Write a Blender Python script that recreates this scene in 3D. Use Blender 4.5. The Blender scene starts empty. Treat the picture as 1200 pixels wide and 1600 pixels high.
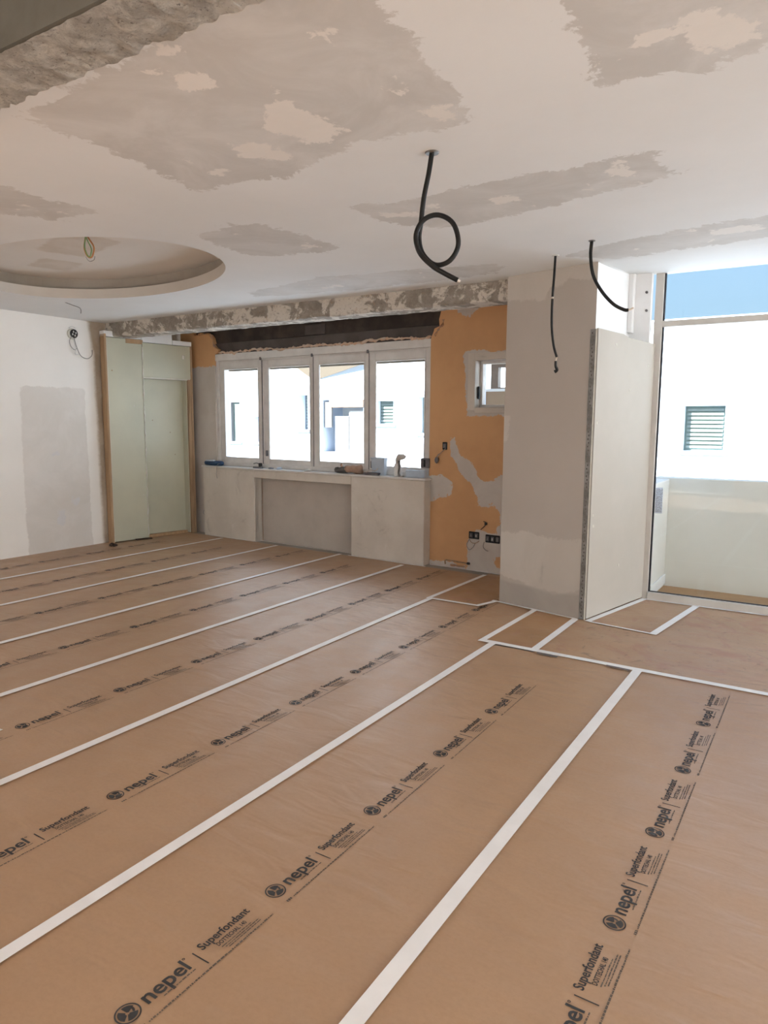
import bpy, bmesh, math, random
import numpy as np
from mathutils import Vector, Matrix, noise as mn

random.seed(7)
scene = bpy.context.scene
COL = scene.collection

# ------------------------------------------------------------------ camera
EYE = Vector((0, 0, 1.45))
F_PX, PITCH, ROLL, YAW = 1101.73, 0.127456, 0.005858, -0.566549
_f = Vector((math.sin(YAW)*math.cos(PITCH), math.cos(YAW)*math.cos(PITCH), -math.sin(PITCH)))
_r = Vector((math.cos(YAW), -math.sin(YAW), 0))
_u = _r.cross(_f)
_r2 = math.cos(ROLL)*_r + math.sin(ROLL)*_u
_u2 = -math.sin(ROLL)*_r + math.cos(ROLL)*_u
cam_d = bpy.data.cameras.new('camera')
cam_d.sensor_fit = 'HORIZONTAL'; cam_d.sensor_width = 36.0
cam_d.lens = F_PX/1200*36.0
cam_d.clip_start = 0.05; cam_d.clip_end = 500
cam = bpy.data.objects.new('camera', cam_d); COL.objects.link(cam)
m = Matrix.Identity(4)
for i in range(3):
    m[i][0] = _r2[i]; m[i][1] = _u2[i]; m[i][2] = -_f[i]; m[i][3] = EYE[i]
cam.matrix_world = m
scene.camera = cam

# ------------------------------------------------------------------ sky, sun, exposure
world = bpy.data.worlds.new('sky'); scene.world = world; world.use_nodes = True
wn = world.node_tree; wn.nodes.clear()
w_out = wn.nodes.new('ShaderNodeOutputWorld'); w_bg = wn.nodes.new('ShaderNodeBackground')
w_tc = wn.nodes.new('ShaderNodeTexCoord'); w_sep = wn.nodes.new('ShaderNodeSeparateXYZ'); w_rp = wn.nodes.new('ShaderNodeValToRGB')
wn.links.new(w_tc.outputs['Generated'], w_sep.inputs[0]); wn.links.new(w_sep.outputs['Z'], w_rp.inputs[0])
w_rp.color_ramp.elements[0].position = 0.0; w_rp.color_ramp.elements[0].color = (0.37, 0.53, 0.64, 1)
w_rp.color_ramp.elements[1].position = 0.6; w_rp.color_ramp.elements[1].color = (0.22, 0.43, 0.80, 1)
wn.links.new(w_rp.outputs[0], w_bg.inputs[0]); wn.links.new(w_bg.outputs[0], w_out.inputs[0])
w_bg.inputs[1].default_value = 1.33

sun_d = bpy.data.lights.new('sun', 'SUN'); sun_d.energy = 34.0; sun_d.angle = 0.0093; sun_d.color = (1.0, 0.98, 0.95)
sun = bpy.data.objects.new('sun', sun_d); COL.objects.link(sun)
sun.rotation_euler = Vector((0.52, 0.62, -0.59)).to_track_quat('-Z', 'Y').to_euler()
sun.location = (-9, -12, 16)

vs_ = scene.view_settings
scene.display_settings.display_device = 'sRGB'
vs_.view_transform = 'Standard'; vs_.look = 'None'; vs_.exposure = 0.16; vs_.gamma = 1.0; vs_.use_curve_mapping = False
try:
    scene.cycles.max_bounces = 14; scene.cycles.diffuse_bounces = 8; scene.cycles.transparent_max_bounces = 16
except Exception: pass

# ------------------------------------------------------------------ helpers: tagging
def tag(o, label=None, cat=None, group=None, kind=None):
    if label: o['label'] = label
    if cat: o['category'] = cat
    if group: o['group'] = group
    if kind: o['kind'] = kind
    return o
def thing(name, loc, label=None, cat=None, group=None, kind=None):
    o = bpy.data.objects.new(name, None); COL.objects.link(o)
    o.location = loc; o.empty_display_size = 0.05
    return tag(o, label, cat, group, kind)
def wloc(o):
    v = Vector(o.location)
    while o.parent: o = o.parent; v += Vector(o.location)
    return v

# ------------------------------------------------------------------ helpers: materials
class G:
    def __init__(s, name, rough=0.8, spec=0.3):
        s.m = bpy.data.materials.new(name); s.m.use_nodes = True
        s.nt = s.m.node_tree; s.b = s.nt.nodes['Principled BSDF']
        s.b.inputs['Roughness'].default_value = rough
        s.b.inputs['Specular IOR Level'].default_value = spec
        s.tc = s.nt.nodes.new('ShaderNodeTexCoord')
        s.vec = s.tc.outputs['Object']
    def lk(s, a, b): s.nt.links.new(a, b)
    def put(s, sock, v):
        if isinstance(v, bpy.types.NodeSocket): s.lk(v, sock)
        elif isinstance(v, tuple) and len(v) == 3 and sock.type == 'RGBA': sock.default_value = (*v, 1)
        else: sock.default_value = v
    def scale(s, sc, vec=None):
        n = s.nt.nodes.new('ShaderNodeMapping'); s.lk(vec or s.vec, n.inputs[0]); n.inputs['Scale'].default_value = sc
        return n.outputs[0]
    def noise(s, sc, det=4, rough=0.55, vec=None, dist=0.0):
        n = s.nt.nodes.new('ShaderNodeTexNoise'); s.lk(vec or s.vec, n.inputs['Vector'])
        n.inputs['Scale'].default_value = sc; n.inputs['Detail'].default_value = det
        n.inputs['Roughness'].default_value = rough; n.inputs['Distortion'].default_value = dist
        return n.outputs['Fac']
    def voro(s, sc, vec=None, feature='F1'):
        n = s.nt.nodes.new('ShaderNodeTexVoronoi'); n.feature = feature; s.lk(vec or s.vec, n.inputs['Vector'])
        n.inputs['Scale'].default_value = sc; return n.outputs['Distance']
    def math(s, op, a, b=0.0, c=0.0):
        n = s.nt.nodes.new('ShaderNodeMath'); n.operation = op
        for i, v in enumerate((a, b, c)): s.put(n.inputs[i], v)
        return n.outputs[0]
    def ss(s, v, a, b, ta=0.0, tb=1.0):
        n = s.nt.nodes.new('ShaderNodeMapRange'); n.interpolation_type = 'SMOOTHSTEP'
        s.put(n.inputs[0], v); n.inputs[1].default_value = a; n.inputs[2].default_value = b
        n.inputs[3].default_value = ta; n.inputs[4].default_value = tb
        return n.outputs[0]
    def mix(s, f, a, b):
        n = s.nt.nodes.new('ShaderNodeMix'); n.data_type = 'RGBA'
        s.put(n.inputs[0], f); s.put(n.inputs[6], a); s.put(n.inputs[7], b); return n.outputs[2]
    def attr(s, name):
        n = s.nt.nodes.new('ShaderNodeAttribute'); n.attribute_name = name; return n.outputs['Fac']
    def bump(s, h, strength=0.2, dist=0.01):
        n = s.nt.nodes.new('ShaderNodeBump'); n.inputs['Strength'].default_value = strength; n.inputs['Distance'].default_value = dist
        s.lk(h, n.inputs['Height']); s.lk(n.outputs[0], s.b.inputs['Normal'])
    def col(s, c): s.put(s.b.inputs['Base Color'], c); return s.m

def mottled(name, c1, c2, sc=3.0, rough=0.8, spec=0.25, bump=0.15, bsc=40, metal=0.0, dist=0.004):
    g = G(name, rough, spec)
    f = g.ss(g.noise(sc, 6, 0.6), 0.32, 0.68)
    g.b.inputs['Metallic'].default_value = metal
    if bump: g.bump(g.noise(bsc, 5, 0.6), bump, dist)
    return g.col(g.mix(f, c1, c2))

def patched(name, base, base2, patches, sc=1.6, rough=0.85, bump=0.12):
    """plaster with trowelled patches: each patch = (attribute, colour, colour2, edge wobble, edge softness)"""
    g = G(name, rough, 0.2)
    c = g.mix(g.ss(g.noise(sc, 6, 0.6), 0.33, 0.7), base, base2)
    fine = g.noise(16, 8, 0.72, dist=0.5); big = g.noise(3.6, 7, 0.68, dist=0.8)
    for (a, p1, p2, amp, w) in patches:
        d = g.math('ADD', g.attr(a), g.math('MULTIPLY', g.math('SUBTRACT', big, 0.5), amp))
        d = g.math('ADD', d, g.math('MULTIPLY', g.math('SUBTRACT', fine, 0.5), amp*0.6))
        if a == 'bare': d = g.math('ADD', d, g.ss(g.noise(26, 6, 0.7), 0.60, 0.75, 0.0, 0.12))
        pc = g.mix(g.ss(g.noise(2.4, 7, 0.65, dist=0.8), 0.35, 0.68), p1, p2)
        c = g.mix(g.ss(d, -w, w, 1.0, 0.0), c, pc)
    h = g.math('ADD', g.math('MULTIPLY', g.noise(2.5, 3), 2.0), g.noise(60, 4, 0.6))
    g.bump(h, bump, 0.006)
    return g.col(c)

def glass_mat(name, tint=(0.97, 0.99, 0.985), refl=0.05):
    mt = bpy.data.materials.new(name); mt.use_nodes = True; nt = mt.node_tree; nt.nodes.clear()
    o = nt.nodes.new('ShaderNodeOutputMaterial'); t = nt.nodes.new('ShaderNodeBsdfTransparent'); gl = nt.nodes.new('ShaderNodeBsdfGlossy')
    mx = nt.nodes.new('ShaderNodeMixShader'); mx.inputs[0].default_value = 0.02
    t.inputs[0].default_value = (*tint, 1); gl.inputs['Roughness'].default_value = 0.02
    nt.links.new(t.outputs[0], mx.inputs[1]); nt.links.new(gl.outputs[0], mx.inputs[2])
    nt.links.new(mx.outputs[0], o.inputs[0]); return mt

# ------------------------------------------------------------------ helpers: geometry
TH = math.radians(3.03)                      # the window wall stands 3 degrees off square
def WL(u, d, z):                             # window wall coordinates: along, depth, height
    return (-3.4 + u*math.cos(TH) + d*math.sin(TH), 6.15 - u*math.sin(TH) + d*math.cos(TH), z)
PA, PB = Vector((-7.13, 5.25)), Vector((-6.95, 6.33))
_pe = (PB-PA).normalized(); _pn = Vector((_pe.y, -_pe.x))
def PL(s, d, z):                             # partition coordinates: along, depth (away from the room), height
    p = PA + _pe*s - _pn*d
    return (p.x, p.y, z)

class MB:
    def __init__(s, xf=None): s.bm = bmesh.new(); s.xf = xf
    def v(s, p): return s.bm.verts.new(s.xf(*p) if s.xf else p)
    def face(s, vs):
        try: return s.bm.faces.new(vs)
        except ValueError: return None
    def box(s, x0, x1, y0, y1, z0, z1):
        P = [s.v((x, y, z)) for z in (z0, z1) for x, y in ((x0, y0), (x1, y0), (x1, y1), (x0, y1))]
        for q in ((3, 2, 1, 0), (4, 5, 6, 7), (0, 1, 5, 4), (1, 2, 6, 5), (2, 3, 7, 6), (3, 0, 4, 7)): s.face([P[i] for i in q])
        return s
    def prism(s, pts, z0, z1):
        a = [s.v((x, y, z0)) for x, y in pts]; b = [s.v((x, y, z1)) for x, y in pts]; n = len(pts)
        s.face(a[::-1]); s.face(b)
        for i in range(n): s.face([a[i], a[(i+1) % n], b[(i+1) % n], b[i]])
        return s
    def quad(s, a, b, c, d): s.face([s.v(p) for p in (a, b, c, d)]); return s
    def slab(s, a, b, w, z0, z1):            # a strip on the ground from a to b
        a, b = Vector(a[:2]), Vector(b[:2]); t = (b-a).normalized(); n = Vector((-t.y, t.x))*w/2
        return s.prism([(a-n)[:], (b-n)[:], (b+n)[:], (a+n)[:]], z0, z1)
    def tube(s, pts, r, seg=10, smooth=4, caps=True):
        P = [Vector(p) for p in pts]
        if smooth and len(P) > 2:
            Q = []
            for i in range(len(P)-1):
                p0 = P[max(i-1, 0)]; p1 = P[i]; p2 = P[i+1]; p3 = P[min(i+2, len(P)-1)]
                for k in range(smooth):
                    t = k/smooth
                    Q.append(0.5*((2*p1)+(p2-p0)*t+(2*p0-5*p1+4*p2-p3)*t*t+(3*p1-p0-3*p2+p3)*t**3))
            Q.append(P[-1]); P = Q
        n = len(P); rr = r if callable(r) else (lambda t: r)
        ref = Vector((0.3, 0.5, 0.81)).normalized(); rings = []
        for i, p in enumerate(P):
            t = (P[min(i+1, n-1)]-P[max(i-1, 0)]).normalized()
            a = t.cross(ref)
            if a.length < 1e-3: a = t.cross(Vector((1, 0, 0)))
            a.normalize(); b = t.cross(a); ref = a.cross(t) if False else ref
            R = rr(i/(n-1))
            rings.append([s.v((p+R*(math.cos(2*math.pi*k/seg)*a+math.sin(2*math.pi*k/seg)*b))[:]) for k in range(seg)])
        for i in range(n-1):
            for k in range(seg): s.face([rings[i][k], rings[i][(k+1) % seg], rings[i+1][(k+1) % seg], rings[i+1][k]])
        if caps: s.face(rings[0][::-1]); s.face(rings[-1])
        return s
    def lathe(s, prof, c, seg=16, axis='z'):
        rings = []
        for r, h in prof:
            ring = []
            for k in range(seg):
                a = 2*math.pi*k/seg; x, y = r*math.cos(a), r*math.sin(a)
                q = (x, y, h) if axis == 'z' else ((x, h, y) if axis == 'y' else (h, x, y))
                ring.append(s.v((c[0]+q[0], c[1]+q[1], c[2]+q[2])))
            rings.append(ring)
        for i in range(len(rings)-1):
            for k in range(seg): s.face([rings[i][k], rings[i][(k+1) % seg], rings[i+1][(k+1) % seg], rings[i+1][k]])
        s.face(rings[0][::-1]); s.face(rings[-1]); return s
    def rough(s, amp, sc, cuts=0):
        if cuts: bmesh.ops.subdivide_edges(s.bm, edges=s.bm.edges[:], cuts=cuts, use_grid_fill=True)
        for v in s.bm.verts:
            v.co += amp*mn.noise_vector(v.co*sc)
        return s
    def bevel(s, w, seg=1):
        bmesh.ops.recalc_face_normals(s.bm, faces=s.bm.faces[:])
        es = [e for e in s.bm.edges if len(e.link_faces) == 2 and e.calc_face_angle(0) > 0.5]
        bmesh.ops.bevel(s.bm, geom=es, offset=w, segments=seg, affect='EDGES', profile=0.5); return s
    def build(s, name, mat, parent=None, smooth=False, recalc=True):
        if recalc: bmesh.ops.recalc_face_normals(s.bm, faces=s.bm.faces[:])
        if parent:
            L = wloc(parent)
            for v in s.bm.verts: v.co -= L
        me = bpy.data.meshes.new(name); s.bm.to_mesh(me); s.bm.free()
        if smooth:
            for p in me.polygons: p.use_smooth = True
        me.materials.append(mat)
        o = bpy.data.objects.new(name, me); COL.objects.link(o)
        if parent: o.parent = parent
        return o
    def solo(s, name, mat, base, label=None, cat=None, group=None, kind=None, smooth=False):
        """a thing of one mesh whose origin is its base point"""
        bmesh.ops.recalc_face_normals(s.bm, faces=s.bm.faces[:])
        b = Vector(base)
        for v in s.bm.verts: v.co -= b
        o = s.build(name, mat, None, smooth, recalc=False); o.location = b
        return tag(o, label, cat, group, kind)

def poly_sdf(P, poly):
    """signed distance (negative inside) of points P (n,2) to a polygon"""
    V = np.array(poly, float); n = len(V); d = np.full(len(P), 1e9); ins = np.zeros(len(P), bool); near = np.zeros_like(P)
    for i in range(n):
        a, b = V[i], V[(i+1) % n]; e = b-a
        t = np.clip(((P-a)@e)/(e@e+1e-12), 0, 1); q = a+t[:, None]*e
        dd = np.hypot(*(P-q).T); k = dd < d; d[k] = dd[k]; near[k] = q[k]
        c = (a[1] > P[:, 1]) != (b[1] > P[:, 1])
        with np.errstate(divide='ignore', invalid='ignore'):
            xx = (b[0]-a[0])*(P[:, 1]-a[1])/(b[1]-a[1])+a[0]
        ins ^= c & (P[:, 0] < xx)
    return np.where(ins, -d, d), near
def grid_lines(a, b, step, extra=()):
    n = max(1, round((b-a)/step)); L = list(np.linspace(a, b, n+1))
    for e in extra:
        i = int(np.argmin([abs(x-e) for x in L])); 
        if 0 < i < len(L)-1: L[i] = e
    return np.array(sorted(set(L)))
def plate(name, us, vs, fmap, mat, holes=(), rects=(), attrs=None, depth=None, parent=None, wob=None):
    """gridded surface with polygon holes (edges snapped) and rectangular holes; attrs = {name: [polygons]} stores patch outlines;
       depth = offset function giving the back edge of every hole, so openings get reveals"""
    U, Vv = np.meshgrid(us, vs, indexing='ij'); P = np.c_[U.ravel(), Vv.ravel()]
    nu, nv = len(us), len(vs); inside = np.zeros(len(P), bool); Q = P.copy()
    for h in holes:
        d, near = poly_sdf(P, h); k = d < 0; inside |= k; Q[k] = near[k]
    co = [fmap(*q) for q in Q]
    if wob: co = [wob(Vector(c)) for c in co]
    bm = bmesh.new(); vv = {}
    lay = {a: bm.verts.layers.float.new(a) for a in (attrs or {})}
    def gv(i):
        if i not in vv: vv[i] = bm.verts.new(co[i])
        return vv[i]
    idx = {}
    for i in range(nu-1):
        for j in range(nv-1):
            q = (i*nv+j, (i+1)*nv+j, (i+1)*nv+j+1, i*nv+j+1)
            if all(inside[k] for k in q): continue
            cu, cv = (us[i]+us[i+1])/2, (vs[j]+vs[j+1])/2
            if any(r[0] < cu < r[1] and r[2] < cv < r[3] for r in rects): continue
            try: bm.faces.new([gv(k) for k in q])
            except ValueError: pass
    bm.verts.index_update(); order = {v: i for i, v in vv.items()}
    vals = {a: np.min([poly_sdf(Q, p)[0] for p in ps], axis=0) for a, ps in (attrs or {}).items()}
    for v, i in order.items():
        for a in vals: v[lay[a]] = vals[a][i]
    if depth:
        eps = 1e-6; src = {}
        for e in list(bm.edges):
            if len(e.link_faces) != 1: continue
            a, b = e.verts; qa, qb = Q[order[a]], Q[order[b]]
            onb = lambda q: abs(q[0]-us[0]) < eps or abs(q[0]-us[-1]) < eps or abs(q[1]-vs[0]) < eps or abs(q[1]-vs[-1]) < eps
            if onb(qa) and onb(qb): continue
            for v in (a, b):
                if v not in src:
                    src[v] = bm.verts.new(depth(*Q[order[v]]))
                    for l in lay: src[v][lay[l]] = v[lay[l]]
            try: bm.faces.new([a, b, src[b], src[a]])
            except ValueError: pass
    bmesh.ops.remove_doubles(bm, verts=bm.verts[:], dist=1e-5)
    me = bpy.data.meshes.new(name); bm.to_mesh(me); bm.free(); me.materials.append(mat)
    o = bpy.data.objects.new(name, me); COL.objects.link(o)
    if parent: o.parent = parent
    return o
def jag(poly, step=0.03, amp=0.012, seed=1):
    """broken outline: subdivide and jitter a polygon"""
    rnd = random.Random(seed); out = []
    for i in range(len(poly)):
        a, b = Vector(poly[i]), Vector(poly[(i+1) % len(poly)]); n = max(1, int((b-a).length/step))
        for k in range(n):
            p = a.lerp(b, k/n); out.append((p.x+rnd.uniform(-amp, amp), p.y+rnd.uniform(-amp, amp)))
    return out
def struct(o): o['kind'] = 'structure'; return o

# ------------------------------------------------------------------ materials
M_ceiling = patched('ceiling_plaster', (0.715, 0.72, 0.712), (0.68, 0.683, 0.672),
    [('joint', (0.53, 0.516, 0.492), (0.62, 0.61, 0.59), 0.30, 0.010), ('filler', (0.72, 0.69, 0.65), (0.69, 0.66, 0.62), 0.22, 0.008)], sc=1.2, bump=0.05)
M_dome = mottled('recess_plaster', (0.56, 0.525, 0.475), (0.60, 0.565, 0.515), 1.4, bump=0.05)  # lower ring coloured darker than the ceiling for its less lit side
M_dome2 = mottled('shaded_recess_plaster', (0.34, 0.305, 0.26), (0.40, 0.36, 0.31), 2.4, bump=0.1)  # shade of the set-back upper ring painted in as a darker tone
M_wall_left = patched('left_wall_plaster', (0.85, 0.825, 0.785), (0.81, 0.785, 0.745),
    [('patch', (0.68, 0.645, 0.60), (0.74, 0.705, 0.665), 0.07, 0.008), ('edge', (0.36, 0.29, 0.22), (0.46, 0.39, 0.31), 0.05, 0.03),
     ('filler', (0.70, 0.69, 0.69), (0.66, 0.64, 0.63), 0.09, 0.012)], sc=1.5)
M_back = patched('orange_painted_plaster', (0.64, 0.37, 0.185), (0.57, 0.325, 0.16),
    [('bare', (0.52, 0.47, 0.42), (0.58, 0.535, 0.485), 0.13, 0.003), ('rust', (0.30, 0.15, 0.08), (0.42, 0.22, 0.11), 0.05, 0.008)], sc=2.2)
M_parapet = G('parapet_plaster', 0.85, 0.2)
_g = M_parapet
_c = _g.mix(_g.ss(_g.noise(2.0, 6, 0.62), 0.34, 0.68), (0.64, 0.585, 0.515), (0.56, 0.505, 0.44))
_c = _g.mix(_g.ss(_g.noise(4.0, 8, 0.75, dist=1.2), 0.56, 0.72, 0, 0.55), _c, (0.36, 0.31, 0.265))
_c = _g.mix(_g.ss(_g.noise(1.0, 8, 0.75, _g.scale((22, 22, 3)), 0.6), 0.62, 0.74, 0, 0.45), _c, (0.30, 0.26, 0.22))
_c = _g.mix(_g.ss(_g.noise(7.0, 6, 0.7, dist=0.5), 0.62, 0.72, 0, 0.6), _c, (0.68, 0.635, 0.575))
_g.bump(_g.noise(25, 6, 0.65), 0.15, 0.006); M_parapet = _g.col(_c)
M_pillar = patched('pillar_plaster', (0.46, 0.415, 0.37), (0.435, 0.39, 0.345),
    [('light', (0.535, 0.495, 0.445), (0.50, 0.46, 0.41), 0.13, 0.010), ('grey', (0.37, 0.335, 0.30), (0.40, 0.365, 0.325), 0.05, 0.015)], sc=1.4)
M_white = mottled('white_plaster', (0.80, 0.80, 0.80), (0.74, 0.735, 0.73), 3, bump=0.05)
M_soffit_grey = mottled('grey_render', (0.085, 0.082, 0.066), (0.12, 0.114, 0.096), 4, bump=0.3, bsc=20)
# broken concrete with old plaster clinging to it
def concrete(name, c_dark, c_mid, c_light, sc, lo, hi, bump=0.8):
    g = G(name, 0.92, 0.15)
    f = g.ss(g.noise(sc, 8, 0.68, dist=0.6), lo, hi)
    base = g.mix(g.ss(g.noise(sc*2.3, 8, 0.7), 0.35, 0.65), c_dark, c_mid)
    c = g.mix(f, base, c_light)
    sp = g.ss(g.noise(sc*9, 6, 0.75), 0.57, 0.68, 0, 0.8)
    c = g.mix(sp, c, (0.13, 0.11, 0.09))
    c = g.mix(g.ss(g.noise(sc*3.1, 7, 0.75, dist=0.8), 0.55, 0.66, 0, 0.55), c, (0.20, 0.165, 0.13))
    c = g.mix(g.ss(g.noise(sc*0.8, 5, 0.7, dist=1.0), 0.60, 0.70, 0, 0.5), c, (0.42, 0.27, 0.16))
    g.bump(g.noise(sc*8, 8, 0.75), bump, 0.03)
    return g.col(c)
M_beam_rough = concrete('broken_concrete', (0.46, 0.42, 0.36), (0.60, 0.55, 0.48), (0.74, 0.69, 0.61), 9.0, 0.46, 0.62, 1.0)
M_beam_front = concrete('scraped_beam', (0.25, 0.22, 0.185), (0.34, 0.30, 0.255), (0.62, 0.57, 0.50), 5.0, 0.47, 0.54, 0.45)
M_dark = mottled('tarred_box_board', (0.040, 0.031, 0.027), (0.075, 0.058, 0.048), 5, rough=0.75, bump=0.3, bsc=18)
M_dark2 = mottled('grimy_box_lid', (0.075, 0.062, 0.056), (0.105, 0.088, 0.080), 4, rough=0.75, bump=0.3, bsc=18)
M_rubble = mottled('salmon_rubble', (0.62, 0.40, 0.27), (0.56, 0.46, 0.38), 18, bump=0.6, bsc=60)
M_alu = mottled('dusty_aluminium', (0.68, 0.65, 0.62), (0.60, 0.57, 0.54), 6, rough=0.5, spec=0.5, bump=0.04)
M_alu2 = mottled('grey_aluminium', (0.55, 0.52, 0.48), (0.50, 0.47, 0.43), 5, rough=0.42, spec=0.5, bump=0.03)
M_gasket = mottled('black_gasket', (0.02, 0.022, 0.028), (0.035, 0.037, 0.045), 20, rough=0.6, bump=0)
M_glass = glass_mat('window_glass')
M_green = G('green_plasterboard', 0.42, 0.6)
_g = M_green; _c = _g.mix(_g.ss(_g.noise(1.6, 5), 0.3, 0.7), (0.52, 0.505, 0.385), (0.45, 0.445, 0.345))
_c = _g.mix(_g.ss(_g.noise(9, 6, 0.7), 0.68, 0.78, 0, 0.7), _c, (0.58, 0.56, 0.50)); _g.bump(_g.noise(45, 4), 0.05, 0.004); M_green = _g.col(_c)
M_filler = mottled('joint_filler', (0.66, 0.64, 0.58), (0.55, 0.53, 0.46), 12, bump=0.2)
def wood(name, c1, c2, ax=(14, 14, 1.2)):
    g = G(name, 0.7, 0.3); v = g.scale(ax)
    c = g.mix(g.ss(g.noise(1.6, 7, 0.65, v, 0.6), 0.3, 0.7), c1, c2)
    g.bump(g.noise(4, 5, 0.6, v), 0.2, 0.004); return g.col(c)
M_wood = wood('pine_stud', (0.46, 0.31, 0.18), (0.34, 0.215, 0.12))
M_wood_old = wood('stained_stud', (0.40, 0.27, 0.165), (0.26, 0.17, 0.10))
M_board = mottled('raw_plasterboard', (0.44, 0.405, 0.355), (0.475, 0.44, 0.39), 1.3, rough=0.8, bump=0.03)
M_zinc = mottled('zinc_bead', (0.30, 0.295, 0.28), (0.15, 0.145, 0.135), 9, rough=0.5, spec=0.5, bump=0.1, metal=0.6)
M_hole = mottled('bead_hole', (0.07, 0.065, 0.06), (0.20, 0.19, 0.17), 9, bump=0)
# kraft paper
def kraft(name, dirt, c1=(0.445, 0.275, 0.155), c2=(0.40, 0.243, 0.135)):
    g = G(name, 0.40, 1.0)
    c = g.mix(g.ss(g.noise(1.1, 5, 0.6), 0.3, 0.7), c1, c2)
    fib = g.noise(3.0, 8, 0.75, g.scale((18, 26, 1)))
    c = g.mix(g.ss(fib, 0.35, 0.75, 0, 0.30), c, (0.30, 0.17, 0.085))
    if dirt:
        d = g.ss(g.noise(2.4, 7, 0.7, dist=1.5), 0.51, 0.62, 0, 0.5); c = g.mix(d, c, (0.36, 0.16, 0.10))
        d = g.ss(g.noise(7, 6, 0.75, dist=2.0), 0.58, 0.66, 0, 0.6); c = g.mix(d, c, (0.16, 0.10, 0.06))
    rip = g.noise(1.0, 2, 0.45, g.scale((3.2, 10.0, 1)), 0.8)
    fine = g.noise(1.0, 5, 0.6, g.scale((22, 60, 1)))
    h = g.math('ADD', g.math('MULTIPLY', rip, 1.0), g.math('MULTIPLY', fine, 0.05))
    g.bump(h, 0.34, 0.020)
    g.put(g.b.inputs['Roughness'], g.ss(g.noise(5, 4), 0.3, 0.7, 0.42, 0.52))
    return g.col(c)
M_kraft = kraft('kraft_paper', False)
M_kraft_dirty = kraft('scuffed_kraft_paper', True)
M_kraft_off = kraft('offcut_kraft_paper', True, (0.41, 0.225, 0.10), (0.36, 0.195, 0.085))
M_tape = mottled('white_tape', (0.88, 0.87, 0.86), (0.83, 0.82, 0.81), 6, rough=0.5, spec=0.4, bump=0.06, bsc=50)
M_ink = mottled('printing_ink', (0.042, 0.042, 0.045), (0.060, 0.058, 0.058), 40, rough=0.6, bump=0)
M_ink_fine = mottled('fine_print_ink', (0.115, 0.095, 0.08), (0.15, 0.12, 0.095), 40, rough=0.6, bump=0)
M_cable = mottled('black_conduit', (0.008, 0.0075, 0.007), (0.014, 0.013, 0.012), 30, rough=0.5, spec=0.25, bump=0.05, bsc=200)
M_core = mottled('bare_cable_end', (0.70, 0.66, 0.60), (0.55, 0.45, 0.35), 60, bump=0)
M_steel = mottled('steel_rosette', (0.20, 0.19, 0.18), (0.14, 0.13, 0.12), 30, rough=0.35, metal=0.7, bump=0)
M_blackbox = mottled('black_box_plastic', (0.016, 0.016, 0.017), (0.03, 0.029, 0.028), 40, rough=0.6, bump=0)
M_greywire = mottled('grey_wire', (0.26, 0.25, 0.24), (0.20, 0.19, 0.18), 40, rough=0.5, bump=0)
M_copper = mottled('copper_wire', (0.52, 0.25, 0.10), (0.42, 0.19, 0.08), 40, rough=0.45, metal=0.3, bump=0)
M_greenwire = mottled('green_wire', (0.16, 0.28, 0.14), (0.24, 0.32, 0.10), 40, rough=0.5, bump=0)
M_white_pl = mottled('white_plastic', (0.70, 0.69, 0.67), (0.62, 0.61, 0.59), 20, rough=0.5, bump=0)
M_blue_pl = mottled('dark_blue_plastic', (0.030, 0.060, 0.13), (0.05, 0.10, 0.19), 14, rough=0.45, bump=0.05)
M_glove_grey = mottled('grey_rubber', (0.10, 0.095, 0.09), (0.16, 0.15, 0.14), 25, rough=0.8, bump=0.3)
M_glove_tan = mottled('tan_cloth', (0.44, 0.29, 0.21), (0.34, 0.22, 0.16), 18, rough=0.9, bump=0.4)
M_blue_tub = mottled('pale_blue_tub', (0.47, 0.53, 0.60), (0.40, 0.46, 0.54), 8, rough=0.5, bump=0)
M_foam = mottled('dusty_foam_bottle', (0.60, 0.55, 0.50), (0.46, 0.40, 0.35), 20, rough=0.7, bump=0.2)
M_darkgrey = mottled('dark_grey_plastic', (0.12, 0.11, 0.115), (0.17, 0.16, 0.165), 20, rough=0.6, bump=0)
M_facade = mottled('blue_tinted_render', (0.62, 0.70, 0.82), (0.60, 0.675, 0.79), 0.8, bump=0.05)  # blue tint put in so the sunlit front throws cool light indoors
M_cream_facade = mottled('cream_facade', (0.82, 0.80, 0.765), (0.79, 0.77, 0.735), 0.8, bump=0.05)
M_facade_or = mottled('apricot_render', (0.30, 0.20, 0.13), (0.27, 0.18, 0.115), 1.5, bump=0.05)
M_shade_win = mottled('grey_roller_shutter', (0.17, 0.178, 0.19), (0.15, 0.156, 0.168), 3, bump=0)
M_green_win = mottled('pale_green_reveal', (0.15, 0.20, 0.18), (0.13, 0.175, 0.158), 3, bump=0)
M_slat = mottled('pale_slat', (0.22, 0.255, 0.243), (0.20, 0.235, 0.223), 5, bump=0)
M_balc = mottled('cream_render', (0.70, 0.675, 0.635), (0.65, 0.625, 0.585), 1.2, bump=0.08)
M_balc_floor = mottled('terracotta_tile', (0.46, 0.28, 0.15), (0.40, 0.24, 0.13), 4, bump=0.1)
M_brown = mottled('brown_frame', (0.14, 0.10, 0.08), (0.19, 0.14, 0.11), 6, rough=0.5, bump=0)
M_slab = mottled('beige_soffit', (0.135, 0.113, 0.088), (0.12, 0.10, 0.078), 1.0, bump=0.1)
M_sticker = mottled('paper_sticker', (0.80, 0.83, 0.88), (0.76, 0.79, 0.84), 20, bump=0)
_nt = M_sticker.node_tree; _tr = _nt.nodes.new('ShaderNodeBsdfTranslucent'); _mx = _nt.nodes.new('ShaderNodeMixShader'); _tr.inputs[0].default_value = (0.8, 0.84, 0.9, 1)
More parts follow.
